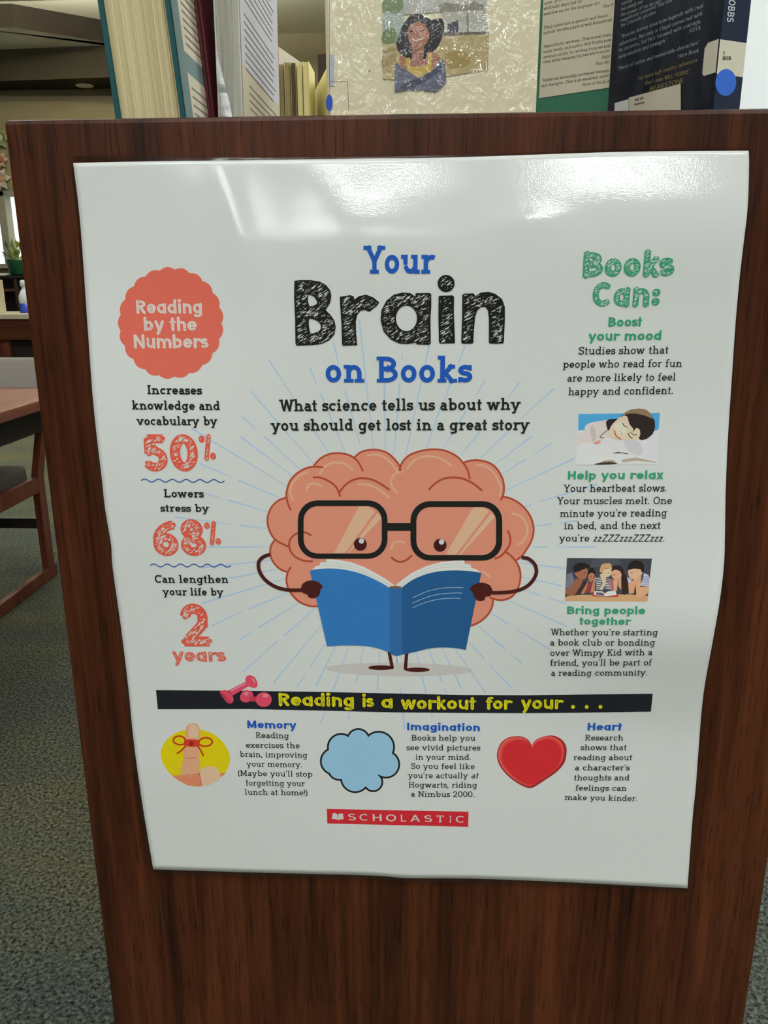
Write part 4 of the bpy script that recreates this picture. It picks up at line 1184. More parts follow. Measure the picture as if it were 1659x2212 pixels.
T.fill(zf([(650,590),(705,575),(690,600),(655,625)]), 3, F2)
T.fill(zf([(458,570),(490,530),(560,515),(620,535),(650,590),(650,638),(560,688),(480,705),(468,640)]), 5, F3, curve=3)
for l in ([(310,432),(370,438),(430,425)], [(320,602),(400,594),(452,590)], [(455,575),(462,640),(478,705)]): T.stroke(cr(zf(l), 4), 1.2, 6, F4)
T.fill(zf([(312,262),(380,255),(452,268),(446,318),(380,328),(308,312)]), 6, ink(184, 52, 34, WB), curve=3)
RB_ = ink(170, 44, 20, WB)
for l in ([(320,275),(300,235),(250,222),(205,245),(210,285),(260,305),(312,298)], [(445,275),(480,245),(540,240),(578,275),(550,312),(500,320),(450,305)], [(318,318),(280,360),(238,388)], [(440,320),(470,370),(488,410)]): T.stroke(cr(zf(l), 5), 3.4, 7, RB_)
T.dot(330+375/4.484, 1540+295/4.484, 5, 7, ink(130, 26, 20, WB))
T.obj('finger_picture', poster, label='finger with a red thread bow on a yellow oval')
# thought cloud
T = Print(POSTER)
CL = [(1235,515,84),(1345,470,70),(1475,515,98),(1522,625,84),(1440,738,58),(1325,712,90),(1190,605,84),(1225,650,74),(1360,600,150)]
T.union([zd(ell(x, y, r+7, r+7, n=36)) for x, y, r in CL], 2, BLACK)
T.union([zd(ell(x, y, r-5, r-5, n=36)) for x, y, r in CL], 3, ink(132, 178, 216, (186, 194, 188)))
T.obj('cloud_picture', poster, label='light blue thought cloud outlined in black')
# heart
def zh(p): return [(840+x/2.86, 1460+y/2.86) for x, y in p]
HT = [(885,432),(868,402),(838,380),(800,372),(745,378),(700,405),(675,450),(668,500),(685,555),(730,612),(790,660),(845,688),(872,693),(900,685),(970,640),(1040,590),(1085,535),(1098,475),(1094,430),(1070,395),(1030,372),(985,368),(930,385),(902,408)]
def shrink(p, k, dx=0, dy=0): return [(882+(x-882)*k+dx, 520+(y-520)*k+dy) for x, y in p]
T = Print(POSTER)
for k, dx, dy, c in ((1, 0, 0, (128, 34, 34)), (0.97, -3, -3, (160, 38, 38)), (0.945, -6, -6, (186, 52, 50)), (0.93, -6, -3, (204, 92, 80)), (0.90, -3, 0, (196, 60, 58)), (0.85, 0, 2, (182, 36, 42))):
    T.fill(zh(cr(shrink(HT, k, dx, dy), 3, True)), 2+(1-k)*30, ink(*c, WB))
T.obj('heart_picture', poster, label='glossy red heart')
# publisher mark
T = Print(POSTER)
T.fill([(706,1747.1),(1012,1753.2),(1011.4,1785.8),(707.1,1778.6)], 3, ink(178, 34, 44, WB))
logo = T.obj('publisher_mark', poster, label='red strip with a white open book and name')
def zs(p): return [(680+x/4.608, 1720+y/4.608) for x, y in p]
T = Print(POSTER); LWH = (0.78, 0.74, 0.72)
T.fill(zs([(178,168),(205,166),(227,180),(230,236),(210,226),(168,224)]), 5, LWH); T.fill(zs([(234,180),(255,168),(280,172),(287,226),(255,228),(233,238)]), 5, LWH)
for ch, c, wd in zip('SCHOLASTIC', (372,488,622,760,888,1000,1130,1248,1348,1445), (76,82,88,100,60,96,76,76,24,82)):
    y = 238+24*(c-333)/1157
    x0, x1 = 680+(c-wd/2)/4.608, 680+(c+wd/2)/4.608
    text(T, ch, x0, 1720+y/4.608-0.1, x1, 1720+y/4.608+0.1, 14.6, 'slab' if ch in 'IT' else 'sans', 0.13 if ch != 'I' else 0.16, col=LWH, layer=5)
T.obj('mark_lettering', logo, label='white letters')
# ---- the two printed photographs
def za(p): return [(1180+x/5.184, 860+y/5.184) for x, y in p]
W1 = (190, 198, 192)
def polys(T, z, items, layer, white, dl=0.35):
    for pts, c, sm_ in items:
        T.fill(z(pts), layer, ink(*c, white), curve=sm_, grid=12); layer += dl
    return layer
T = Print(POSTER)
ly = polys(T, za, [([(360,178),(1273,165),(1235,740),(330,747)], (206,209,207), 0),
 ([(360,178),(1273,165),(1259,350),(1200,372),(700,350),(356,362)], (74,158,214), 0),
 ([(1130,460),(1190,400),(1258,345),(1240,700),(1100,660)], (196,203,202), 0),
 ([(356,400),(420,375),(438,310),(470,285),(530,266),(610,256),(690,240),(712,330),(705,470),(560,510),(420,640),(338,690)], (200,196,188), 0),
 ([(520,300),(560,420),(530,500),(500,420),(490,340)], (184,178,170), 2),
 ([(340,690),(345,560),(400,505),(520,505),(640,520),(745,562),(790,600),(700,640),(560,670),(430,690)], (207,207,202), 2),
 ([(330,747),(336,690),(560,665),(740,620),(805,735),(520,745)], (212,211,205), 0),
 ([(745,625),(800,602),(1000,650),(1240,705),(1235,740),(830,738)], (216,215,210), 0),
 ([(530,744),(620,718),(720,712),(800,735),(700,742)], (58,54,46), 2), ([(640,700),(740,690),(800,722),(720,712),(620,718)], (160,150,120), 0),
 ([(840,690),(1000,662),(1230,712),(1232,722),(1000,700),(850,720)], (168,160,138), 0),
 ([(740,620),(800,600),(870,603),(935,630),(850,618)], (70,66,62), 0),
 ([(620,505),(640,455),(700,438),(760,460),(880,475),(1000,458),(1060,478),(1110,520),(1140,600),(1100,658),(1000,650),(900,615),(790,600),(720,560)], (200,204,201), 2),
 ([(860,480),(1000,470),(1080,560),(1060,640),(930,600)], (186,192,190), 2),
 ([(520,505),(600,470),(610,495),(560,520)], (198,140,118), 0),
 ([(668,275),(690,240),(760,232),(815,236),(790,290),(725,325),(700,362),(680,335)], (38,36,38), 2),
 ([(850,195),(905,205),(935,262),(990,330),(1045,400),(1030,440),(940,466),(830,468),(750,452),(708,425),(703,380),(722,315),(775,255)], (224,192,162), 2),
 ([(880,330),(1060,330),(1060,462),(900,462)], (224,192,162), 0),
 ([(760,300),(850,260),(900,330),(880,400),(800,390)], (232,204,176), 3),
 ([(830,222),(850,185),(905,205),(930,290),(975,345),(962,385),(1010,330),(1045,352),(1052,400),(1035,452),(1065,472),(1130,452),(1190,402),(1217,330),(1215,260),(1170,180),(1120,130),(1040,115),(950,125),(880,160)], (44,36,34), 0),
 ([(838,215),(880,162),(950,127),(1040,116),(1120,130),(1168,178),(1185,230),(1120,200),(1000,172),(900,178),(860,200)], (132,112,84), 2)], 2, W1)
for l, w, c in (([(855,280),(868,305),(898,325)], 1.8, (60,40,36)), ([(918,395),(930,428),(962,448)], 1.8, (60,40,36)), ([(762,365),(775,410),(800,438),(832,458)], 2.6, (184,92,80)), ([(815,365),(838,380),(842,405)], 1.0, (190,140,116)), ([(940,380),(975,410),(1010,405)], 1.4, (80,56,48)), ([(640,440),(600,430),(690,350)], 1.4, (70,66,66))):
    T.stroke(cr(za(l), 4), w, ly, ink(*c, W1)); ly += 0.2
T.obj('printed_photo', poster, label='photo of a dark haired person asleep on folded arms over a book')
def zb(p): return [(1170+x/5.352, 1180+y/5.352) for x, y in p]
W2 = (186, 195, 189)
T = Print(POSTER)
ly = polys(T, zb, [([(293,135),(1275,143),(1222,640),(268,633)], (58,64,70), 0), ([(600,140),(900,142),(900,230),(560,240)], (70,76,82), 0),
 ([(272,585),(400,562),(1000,556),(1231,572),(1222,640),(268,633)], (186,152,106), 0),
 ([(800,260),(830,225),(890,218),(940,258),(962,320),(1002,400),(1002,530),(930,556),(925,400)], (46,33,29), 2),
 ([(535,300),(560,250),(600,254),(626,312),(600,330),(545,340)], (30,27,27), 2),
 ([(500,535),(530,430),(585,420),(572,535)], (128,58,60), 0),
 ([(540,330),(580,303),(612,330),(602,380),(570,415),(545,390)], (166,112,80), 2),
 ([(448,545),(500,420),(542,398),(525,470),(490,552)], (168,116,84), 0), ([(562,540),(600,380),(630,345),(618,430),(612,525)], (176,122,88), 0),
 ([(290,322),(350,303),(380,400),(340,490),(277,480)], (106,110,120), 0), ([(370,570),(460,440),(490,390),(530,410),(445,556)], (56,42,40), 0),
 ([(275,492),(330,480),(400,370),(475,380),(462,440),(378,568),(310,572),(274,545)], (138,90,64), 0),
 ([(385,295),(440,285),(522,253),(532,300),(512,362),(470,385),(400,345)], (150,102,74), 2),
 ([(358,275),(375,215),(430,188),(500,193),(562,222),(540,272),(520,252),(470,265),(430,292),(385,302)], (30,28,28), 0),
 ([(640,352),(680,338),(705,420),(790,395),(806,505),(622,515),(614,430)], (62,76,84), 0)], 2, W2, 0.3)
for k in range(7):
    T.stroke(zb([(622+k*2, 372+k*21), (690, 362+k*21)]), 1.3, ly, ink(206,206,200,W2), caps=False); T.stroke(zb([(735, 372+k*19), (796+k, 380+k*19)]), 1.3, ly, ink(206,206,200,W2), caps=False)
ly += 0.3
ly = polys(T, zb, [([(670,292),(688,218),(740,196),(800,204),(818,300),(800,320),(790,270),(740,250),(705,300)], (184,150,104), 2),
 ([(700,305),(740,256),(798,270),(802,322),(765,356),(718,346)], (224,182,148), 2),
 ([(670,325),(700,312),(745,360),(738,440),(702,505),(670,500),(702,430),(685,360)], (220,176,142), 0),
 ([(780,372),(820,380),(862,525),(800,525)], (156,104,106), 0),
 ([(805,305),(840,270),(900,284),(924,330),(902,376),(840,380),(810,348)], (206,156,122), 2),
 ([(828,382),(884,384),(868,515),(834,512)], (206,156,122), 0), ([(888,382),(918,362),(918,505),(884,455)], (200,150,116), 0),
 ([(805,290),(830,226),(890,220),(940,260),(945,300),(900,278),(850,266)], (44,32,28), 2),
 ([(1180,308),(1230,328),(1252,372),(1240,462),(1138,452),(1172,360)], (176,182,196), 0), ([(985,352),(1040,390),(1032,432),(1000,425)], (176,182,196), 0),
 ([(1000,272),(1060,253),(1140,260),(1168,290),(1152,332),(1100,372),(1040,382),(1008,352)], (214,166,132), 2),
 ([(1000,432),(1070,380),(1105,370),(1082,450),(1062,542),(1008,548)], (200,148,112), 0),
 ([(1085,442),(1110,332),(1152,328),(1140,470),(1240,460),(1226,545),(1150,592),(1094,582)], (206,154,116), 0),
 ([(988,248),(1020,185),(1080,161),(1150,171),(1182,220),(1182,290),(1160,302),(1140,262),(1060,256),(1000,275)], (34,29,28), 0),
 ([(582,540),(612,513),(880,545),(886,580),(590,574)], (176,44,36), 0),
 ([(608,516),(700,518),(730,545),(765,518),(850,513),(868,560),(742,576),(604,560)], (214,214,210), 0), ([(630,530),(700,534),(728,556),(716,570),(624,556)], (88,92,96), 0)], ly, W2, 0.3)
for k in range(6):
    T.stroke(zb([(1160, 345+k*18), (1240, 352+k*18)]), 0.7, ly, ink(70,80,110,W2), caps=False)
for l in ([(720,305),(735,312)], [(765,300),(785,306)], [(820,330),(850,322)], [(1025,305),(1050,300)], [(560,350),(575,348)], [(595,352),(606,352)], [(480,310),(505,300)]):
    T.stroke(zb(l), 0.9, ly, ink(50,34,30,W2), caps=False)
T.obj('printed_photo', poster, label='photo of five people leaning over one red book')

# ================================================================== BOOKS ON TOP OF THE SHELF
def quad_surface(p0, u_dir, v_dir):
    p0 = Vector(p0); u = Vector(u_dir).normalized(); v = Vector(v_dir).normalized(); n = u.cross(v).normalized()
    uu = (u-v*u.dot(v)).normalized()
    def lookup(x, y):
        d = on_plane(x, y, p0, n)-p0
        b = d.dot(v); a = d.dot(uu)
        return (a, b)
    return Surface(lookup, lambda a, b: p0+uu*a+v*b)
M_teal = mat('teal_book_cloth', (30, 84, 88), 0.7, 0.3, noise=0.15, nscale=300)
M_tan = pages('yellowed_pages', (222, 206, 160), 900, 0.5)
M_tan1 = pages('yellowed_leaning_pages', (222, 206, 160), 900, 0.5, lean=-0.065)
M_grey = pages('grey_white_pages', (200, 198, 186), 420, 0.45)
M_ivory = mat('ivory_jacket_paper', (234, 224, 192), 0.5, 0.4, noise=0.06, nscale=25)
M_whitej = mat('white_jacket_paper', (214, 212, 204), 0.5, 0.4)
M_greenj = mat('green_jacket_paper', (52, 118, 92), 0.45, 0.4)
M_navyj = mat('navy_jacket_paper', (15, 22, 36), 0.5, 0.15, noise=0.2, nscale=30)
M_maroon = mat('maroon_cover', (120, 32, 46), 0.5)
M_blackc = mat('black_cover', (14, 13, 12), 0.5)
M_wrap = film('crinkled_plastic_wrap', (0.98, 0.98, 0.97), 0.952, 0.03, 0.5, 55.0)
M_wrap2 = film('clear_plastic_wrap', (0.98, 0.98, 0.98), 0.985, 0.12, 0.2, 25.0)
def book(name, label, org, yaw, W, T, H, c, spine, mcov, mpage, shear=0.0, group='books on top of the shelf', round_spine=False, inset=0.003):
    """local x along the cover's width, y through its thickness, z up; spine 'L' or 'R'"""
    t = thing(name, label, 'book', (org[0], org[1], TOP), yaw, group)
    def sh(bm):
        for v in bm.verts: v.co.y += shear*v.co.z
    bm = bmesh.new()
    box(bm, 0, W, 0, c, 0, H, 0.0006, 1); box(bm, 0, W, T-c, T, 0, H, 0.0006, 1)
    x0, x1 = (0, c) if spine == 'L' else (W-c, W)
    if round_spine:
        pts = []
        for k in range(9):
            a = PI/2+PI*k/8 if spine == 'L' else -PI/2+PI*k/8
            pts.append((( (c if spine == 'L' else W-c)+math.cos(a)*0.006), T/2+math.sin(a)*T/2, 0))
        prism(bm, pts, (0, 0, H))
    else: box(bm, x0, x1, c*0.6, T-c*0.6, 0, H, 0.0006, 1)
    sh(bm); bm_obj('cover', bm, mcov, t)
    bm = bmesh.new()
    a, b = (c, W-inset) if spine == 'L' else (inset, W-c)
    box(bm, a, b, c, T-c, inset, H-inset)
    sh(bm); bm_obj('page_block', bm, mpage, t)
    return t
YF = 0.034
def local(o, parent): o.matrix_parent_inverse = parent.matrix_basis.inverted()
def child_of(o, parent):
    o.parent = parent; o.matrix_parent_inverse = (Matrix.Translation(parent.location) @ Matrix.Rotation(parent.rotation_euler.z, 4, 'Z')).inverted()
# 1 teal hardback, fore-edge towards the viewer, leaning a little to the left
b0 = at_y(251, 247, YF); b1 = at_y(402, 243, YF); t0 = at_y(213, 0, YF)
lean = (t0.x-b0.x)/(t0.z-b0.z)
T1 = b1.x-b0.x; D1 = 0.145
bk1 = book('hardback_book', 'thick teal hardback with yellowed pages facing out, leftmost on the shelf top', (b0.x, YF+D1), -PI/2, D1, T1, 0.235, 0.0038, 'L', M_teal, M_tan1, lean)
for k in range(3):                                   # loose end leaves standing away from the block
    bm = bmesh.new()
    y0 = T1-0.0042-0.0028*(k+1)
    vs = [bm.verts.new((D1-0.002-0.0012*k, y0+0.0012, 0.004)), bm.verts.new((D1*0.6, y0, 0.004)), bm.verts.new((D1*0.6, y0+lean*0.225, 0.229)), bm.verts.new((D1-0.002-0.0012*k, y0+0.0012+lean*0.225, 0.229))]
    bm.faces.new(vs); bmesh.ops.solidify(bm, geom=bm.faces[:], thickness=0.0004)
    bm_obj('end_leaf', bm, mat('end_leaf_paper', (226, 200, 140), 0.8), bk1)
face1 = quad_surface((b1.x+0.0004, YF, TOP), (0, 1, 0), (lean, 0, 1))
J = Print(face1, 1e-4)
JW = (205, 205, 195)
def uvrect(pr, u0, u1, v0, v1, layer, col): pr.add([(u0, v0), (u1, v0), (u1, v1), (u0, v1)], [(0, 1, 2, 3)], layer, col)
uvrect(J, 0.0005, D1-0.002, 0.001, 0.234, 1, ink(112, 134, 126, JW))
def zj(p): return [(200+x/5.925, y/5.925) for x, y in p]
uA = face1.px(*zj([(1095, 100)])[0])[0]
vA = face1.px(*zj([(1175, 655)])[0])[1]; uL = face1.px(*zj([(1210, 925)])[0]); 
uvrect(J, uA, D1-0.012, vA, 0.225, 2, ink(196, 188, 160, JW))
uvrect(J, uL[0], D1-0.012, 0.003, uL[1], 2, ink(196, 188, 160, JW))
for k in range(18):
    v = vA+0.006+k*0.0055
    uvrect(J, uA+0.008, D1-0.02-random.uniform(0, 0.02), v, v+0.0016, 3, ink(120, 112, 96, JW))
for k in range(5):
    uvrect(J, uL[0]+0.006, D1-0.03, uL[1]-0.010-k*0.006, uL[1]-0.0085-k*0.006, 3, ink(120, 112, 96, JW))
child_of(J.obj('dust_jacket', None, COVER_INK, 'green jacket with cream text boxes'), bk1)
M_bare = mat('bare_board', (190, 176, 142), 0.9)
for x in (0.0019, T1-0.0019):                        # frayed corners
    bm = bmesh.new()
    bmesh.ops.create_icosphere(bm, subdivisions=1, radius=0.0028, matrix=Matrix.Translation((D1-0.0005, x, 0.006)) @ Matrix.Diagonal((0.5, 0.75, 2.2, 1)))
    bm_obj('frayed_corner', bm, M_bare, bk1, False)['label'] = 'bare pale board at a worn corner'
YF2 = 0.098
# 2 thin black book with a maroon board
c0 = at_y(455, 243, YF2+0.004); c1_ = at_y(469, 243, YF2+0.004); D2 = 0.15
lean2 = (at_y(421, 0, YF2+0.004).x-c0.x)/(at_y(421, 0, YF2+0.004).z-c0.z)
bk2 = book('thin_book', 'thin black book with a maroon edge beside the teal hardback', (c0.x, YF2+0.004+D2), -PI/2, D2, c1_.x-c0.x-0.0006, 0.232, 0.0016, 'L', M_maroon, M_blackc, lean, inset=0.0012)
# 3 book in a white jacket, its back cover seen at a grazing angle
d0 = at_y(470, 243, YF2); d1 = at_y(524, 242, YF2); D3 = 0.17
lean3 = (at_y(515, 0, YF2).x-d1.x)/(at_y(515, 0, YF2).z-d1.z)
bk3 = book('white_jacket_book', 'white jacketed book with grey pages and a grazing text cover', (d0.x, YF2+D3), -PI/2, D3, d1.x-d0.x, 0.236, 0.0014, 'L', M_whitej, M_grey, lean3)
for k, f in enumerate((0.18, 0.34, 0.55)):
    bm = bmesh.new(); w3 = d1.x-d0.x
    pts = []
    for q in range(7):
        s = q/6; pts.append((D3-0.001-0.0*s, w3*f+0.0035*math.sin(s*PI)+lean3*0.23*s*0.6, 0.004+0.226*s))
    vs = [bm.verts.new(p) for p in pts]; ws_ = [bm.verts.new((p[0]-0.05, p[1]+0.001, p[2])) for p in pts]
    for q in range(6): bm.faces.new((vs[q], vs[q+1], ws_[q+1], ws_[q]))
    bmesh.ops.solidify(bm, geom=bm.faces[:], thickness=0.0012)
    o = bm_obj('leaf', bm, M_whitej, bk3, True)
face3 = quad_surface((d1.x+0.0003, YF2, TOP), (0, 1, 0), (lean3, 0, 1))
J = Print(face3, 1e-4); KW = (214, 214, 206)
vm = face3.px(527, 140)[1]
uvrect(J, 0.0005, D3-0.002, vm, 0.234, 1, ink(196, 196, 192, KW)); uvrect(J, 0.0005, D3-0.002, 0.001, vm, 1, ink(198, 190, 158, KW))
v = vm-0.002; k = 0
while v < 0.226:
    if k % 9 != 8: uvrect(J, 0.014, D3-0.016-random.uniform(0, 0.02), v, v+0.0013, 2, ink(120, 116, 108, KW))
    v += 0.0056; k += 1
v = vm-0.012
for k in range(4): uvrect(J, 0.026, D3-0.02, v-k*0.0056, v-k*0.0056+0.0013, 2, ink(130, 120, 104, KW))
child_of(J.obj('dust_jacket', None, COVER_INK, 'white jacket with grey text rows'), bk3)
bm = bmesh.new(); w3 = d1.x-d0.x
prism(bm, [(D3+0.001, 0.001, 0.0), (D3+0.001, w3*0.75, 0.0), (D3+0.001, w3*0.55, 0.03), (D3+0.001, 0.0015, 0.075)], (0.0004, 0, 0))
bm_obj('torn_plastic', bm, film('torn_plastic', (0.94, 0.94, 0.95), 0.88, 0.2, 0.12, 30.0), bk3)
# 5 cream jacketed book facing the viewer
Y5 = 0.060
e0 = at_y(712, 238, Y5); e1 = at_y(1158, 234, Y5); W5 = e1.x-e0.x
bk5 = book('cream_jacket_book', 'cream jacketed book standing face out with a painted person on it', (e0.x, Y5), 0.0, W5, 0.024, 0.225, 0.0028, 'L', M_ivory, M_tan, round_spine=True)
F5 = plane_surface((e0.x, Y5-0.0003, 0), (1, 0, 0))
J = Print(F5, 1e-4); CW = (212, 202, 172)
def c5(p): return [(700+x/3.456, y/3.456) for x, y in p]
def cink(r, g, b): return tuple(min(0.85, v*1.25) for v in ink(r, g, b, (235, 232, 222), 0.8))
ly = 1
for pts, c, s_ in [([(435,-60),(600,-60),(600,330),(435,335)], (158,166,150), 0), ([(435,20),(500,-60),(580,-60),(590,60),(520,110),(480,80),(440,100)], (120,136,96), 2), ([(440,240),(520,210),(560,330),(440,340)], (116,128,84), 2),
 ([(600,-60),(1215,-60),(1215,80),(880,90),(600,110)], (176,172,160), 0), ([(880,82),(1205,70),(1228,250),(890,272)], (176,172,156), 0), ([(850,40),(900,20),(1080,40),(1120,5),(1190,40),(1200,76),(870,92)], (140,134,118), 0), ([(920,182),(1000,150),(1006,266),(930,278)], (74,76,82), 0), ([(1060,90),(1078,88),(1082,250),(1068,252)], (140,134,120), 0), ([(890,245),(1228,236),(1230,252),(890,274)], (110,102,90), 0),
 ([(435,335),(900,272),(1232,255),(1222,520),(1000,560),(700,600),(440,592)], (178,160,112), 0), ([(900,400),(1060,390),(1090,480),(940,520)], (160,138,86), 2), ([(440,380),(540,360),(520,520),(440,540)], (162,140,92), 2),
 ([(538,325),(560,260),(582,200),(640,120),(720,104),(800,148),(880,138),(897,220),(862,330),(800,405),(742,440),(700,400),(600,410),(558,395)], (52,48,50), 2),
 ([(555,445),(620,400),(800,388),(872,440),(790,530),(620,545)], (164,116,90), 2), ([(660,335),(742,345),(762,470),(650,470)], (148,100,78), 0), ([(625,235),(650,182),(720,168),(777,220),(782,290),(742,350),(682,357),(640,320)], (164,112,90), 2), ([(690,200),(740,200),(760,260),(720,280)], (186,136,112), 2),
 ([(575,395),(600,330),(640,340),(655,440),(610,430)], (48,44,46), 2), ([(735,440),(760,340),(790,330),(760,440)], (44,40,42), 0),
 ([(608,440),(640,430),(645,502),(770,492),(775,410),(807,402),(800,525),(712,582),(622,545)], (190,160,76), 0),
 ([(528,690),(528,480),(545,470),(575,500),(700,582),(800,535),(882,440),(905,480),(912,620),(835,690),(720,672),(620,672)], (100,102,116), 0), ([(560,660),(640,600),(720,590),(880,480),(890,520),(740,620),(640,672)], (74,76,90), 0)]:
    J.fill(c5(pts), ly, cink(*c), curve=s_, grid=14); ly += 0.3
for l, w, c in (([(660,292),(690,305),(745,285)], 2.2, (230,200,186)), ([(640,240),(665,232)], 2.0, (50,36,32)), ([(715,235),(750,228)], 2.0, (50,36,32)), ([(700,240),(692,270),(715,276)], 1.2, (120,76,60))):
    J.stroke(cr(c5(l), 4), w, ly, cink(*c))
J.stroke([(711.5,0),(712,205)], 1.0, 1, cink(150,140,116), caps=False, step=20)
J.stroke([(714,176),(751,176.5),(753,238)], 0.8, 2, cink(96,92,86), caps=False)
J.fill([(711,118),(722,118),(722,186),(711,186)], 1, cink(172,176,180))
J.fill(c5([(330,540),(338,520),(346,520),(340,540)]), 1, cink(40,36,30))
child_of(J.obj('cover_painting', None, COVER_INK, 'painting of a dark haired person in a blue shawl before a house'), bk5)
J = Print(F5, 1e-4); J.dot(711.5, 222, 7.5, 3, cink(40, 76, 168), 18)
child_of(J.obj('spine_dot', None, COVER_INK, 'blue round spine sticker'), bk5)
bm = bmesh.new()
NX, NZ = 40, 52
vs = [[bm.verts.new((0.002+(W5-0.003)*i/NX, -0.0022-0.0011*math.sin(i*0.9+j*0.35)*math.sin(j*0.5-i*0.2), 0.001+0.222*j/NZ)) for i in range(NX+1)] for j in range(NZ+1)]
for j in range(NZ):
    for i in range(NX): bm.faces.new((vs[j][i], vs[j][i+1], vs[j+1][i+1], vs[j+1][i]))
bm_obj('plastic_wrap', bm, M_wrap, bk5, True)['label'] = 'crinkled clear plastic wrap'
# 6 green jacketed book behind, turned half away
g0 = CAM+(at_y(1150, 200, 1)-CAM)*(0.85/1.6)
gd = Vector((math.cos(math.radians(34)), -math.sin(math.radians(34)), 0))
F6 = plane_surface((g0.x, g0.y, 0), gd)
W6 = 0.140
bk6 = book('green_jacket_book', 'green jacketed book with a cream text box behind the navy book', (g0.x, g0.y), -math.radians(34), W6, 0.022, 0.24, 0.0028, 'R', M_greenj, M_tan)
F6 = plane_surface((g0.x+0.0004*-gd.y*-1, g0.y-0.0004, 0), gd)
J = Print(F6, 1e-4)
GW = (200, 198, 186)
def z6(x, y): return (1160+x/8.968, y/8.968)
a = F6.px(*z6(85, 0)); b = F6.px(*z6(36, 1905)); 
uvrect(J, b[0]+0.0002, W6-0.008, b[1], TOP+0.232, 1, ink(186, 178, 150, GW))
G6 = ink(66, 58, 46, GW)
for tx, x0, y0, x1, y1, c in [('agers....so hi', 140,95,480,20,6.5), ('skillfully depicted by', 135,195,880,45,6.5), ('sensitive ear for the language of t', 130,305,1215,85,6.5), ('\x01The P', 1265,160,1470,120,6.3), ('“[The] turtle lore is specific and beaut', 122,572,1375,320,6.5), ('animals’ terrible plight is well dramatized', 120,670,1450,405,6.5), ('“Beautifully written...This novel succ', 120,935,1440,690,6.6), ('many levels, and author Will Hobbs poss', 115,1035,1440,795,6.6), ('uncanny ability for writing from several', 110,1140,1425,905,6.6), ('view while keeping his narrator’s voice', 110,1235,1395,1005,6.6), ('\x01Expr', 1245,1140,1425,1105,6.4), ('\x01San An', 1130,1265,1405,1222,6.4), ('“Hobbs has believably portrayed teenage', 95,1590,1395,1385,6.6), ('and dialogue....This is an excellent novel', 90,1690,1405,1485,6.6), ('\x01Voice of Youth A', 860,1670,1400,1600,6.6)]:
    text(J, tx, *z6(x0, y0), *z6(x1, y1), c, 'slab', 0.13, layer=2, col=G6)
child_of(J.obj('text_panel', None, COVER_INK, 'cream panel of small dark type'), bk6)
# 7 navy book, back cover and spine turned to the viewer
kd = Vector((math.sin(math.radians(25.7)), -math.cos(math.radians(25.7)), 0))      # far edge -> near edge
near = CAM+(at_y(1551, 110, 1)-CAM)*(0.655/1.6)
W7 = 0.124; T7 = 0.026
far = near-kd*W7
yaw7 = math.atan2(kd.y, kd.x)
bk7 = book('navy_jacket_book', 'navy jacketed book with pale back cover text and a call number on its spine', (far.x, far.y), yaw7, W7, T7, 0.236, 0.0028, 'R', M_navyj, M_tan)
nrm = kd.cross(Vector((0, 0, 1)))
F7 = plane_surface((far.x+nrm.x*0.0004, far.y+nrm.y*0.0004, 0), kd)
def z7(x, y): return (1310+x/5.352, y/5.352)
J = Print(F7, 1e-4)
N1 = ink(150, 158, 160, (215, 215, 210)); N2 = ink(150, 132, 72, (215, 215, 210))
for tx, x0, y0, x1, y1, c, col in [('nature', 175,65,300,20,8,N1), ('becoming one', 172,130,420,35,8,N1), ('the power of an ancient', 165,195,640,28,8,N1), ('magnificent creatures that live', 165,258,760,20,8,N1), ('the Colorado grizzlies.', 165,318,580,155,8,N1), ('“Weaves Native American legends with real', 160,448,1115,88,8.4,N1), ('adventure...Not only is Cloyd connected with', 150,532,1108,178,8.4,N1), ('his ancestry, but he’s focused with courage,', 145,604,1095,262,8.4,N1), ('determination and strength.”', 140,682,700,482,8.2,N1), ('VOYA', 955,384,1090,340,9,N1), ('“Plenty of action and memorable characters”', 135,816,1075,508,8.2,N1), ('Horn Book', 830,674,1070,602,9,N1), ('For more high country adventure', 370,930,1055,712,8.4,N2), ('don’t miss WILL HOBBS’', 450,984,960,848,8.6,N2), ('BEARSTONE', 500,1058,895,952,10,N2)]:
    text(J, tx, *z7(x0, y0), *z7(x1, y1), c, 'sans', 0.1, layer=2, col=col, track=0.03)
child_of(J.obj('back_cover_text', None, COVER_INK, 'small pale and gold type'), bk7)
J = Print(F7, 1e-4)
LB = ink(200, 192, 170, (215, 215, 210))
J.fill([z7(*p) for p in ((262,1128),(860,968),(862,1290),(262,1290))], 2, LB); J.fill([z7(*p) for p in ((98,1192),(258,1146),(258,1290),(94,1290))], 2, ink(206,206,198,(215,215,210)))
text(J, '802 EN', *z7(330,1172), *z7(428,1148), 5.4, 'sans', 0.16, layer=3, col=BLACK); text(J, 'Bearstone', *z7(326,1222), *z7(440,1194), 5.4, 'sans', 0.16, layer=3, col=BLACK)
la_ = F7.px(*z7(1245, 470))[1]; lb_ = F7.px(*z7(1222, 850))[1]
J.add([(W7-0.013, lb_+0.002), (W7-0.011, lb_), (W7+0.0003, lb_), (W7+0.0003, la_), (W7-0.010, la_), (W7-0.013, la_-0.003)], [tuple(range(6))], 2, ink(206, 200, 176, (215, 215, 210)))
child_of(J.obj('barcode_sticker', None, COVER_INK, 'cream stickers'), bk7)
sd = -nrm                                            # along the spine, away from the back cover
F7s = plane_surface((near.x+kd.x*0.0004, near.y+kd.y*0.0004, 0), sd)
J = Print(F7s, 1e-4)
uvrect(J, 0.0005, T7-0.0005, TOP+0.001, TOP+0.235, 1, ink(26, 36, 56, (215, 215, 210)))
la = F7s.px(*z7(1290, 452))[1]; lb = F7s.px(*z7(1290, 858))[1]
uvrect(J, 0.0004, T7-0.0006, lb, la, 2, ink(206, 200, 176, (215, 215, 210)))
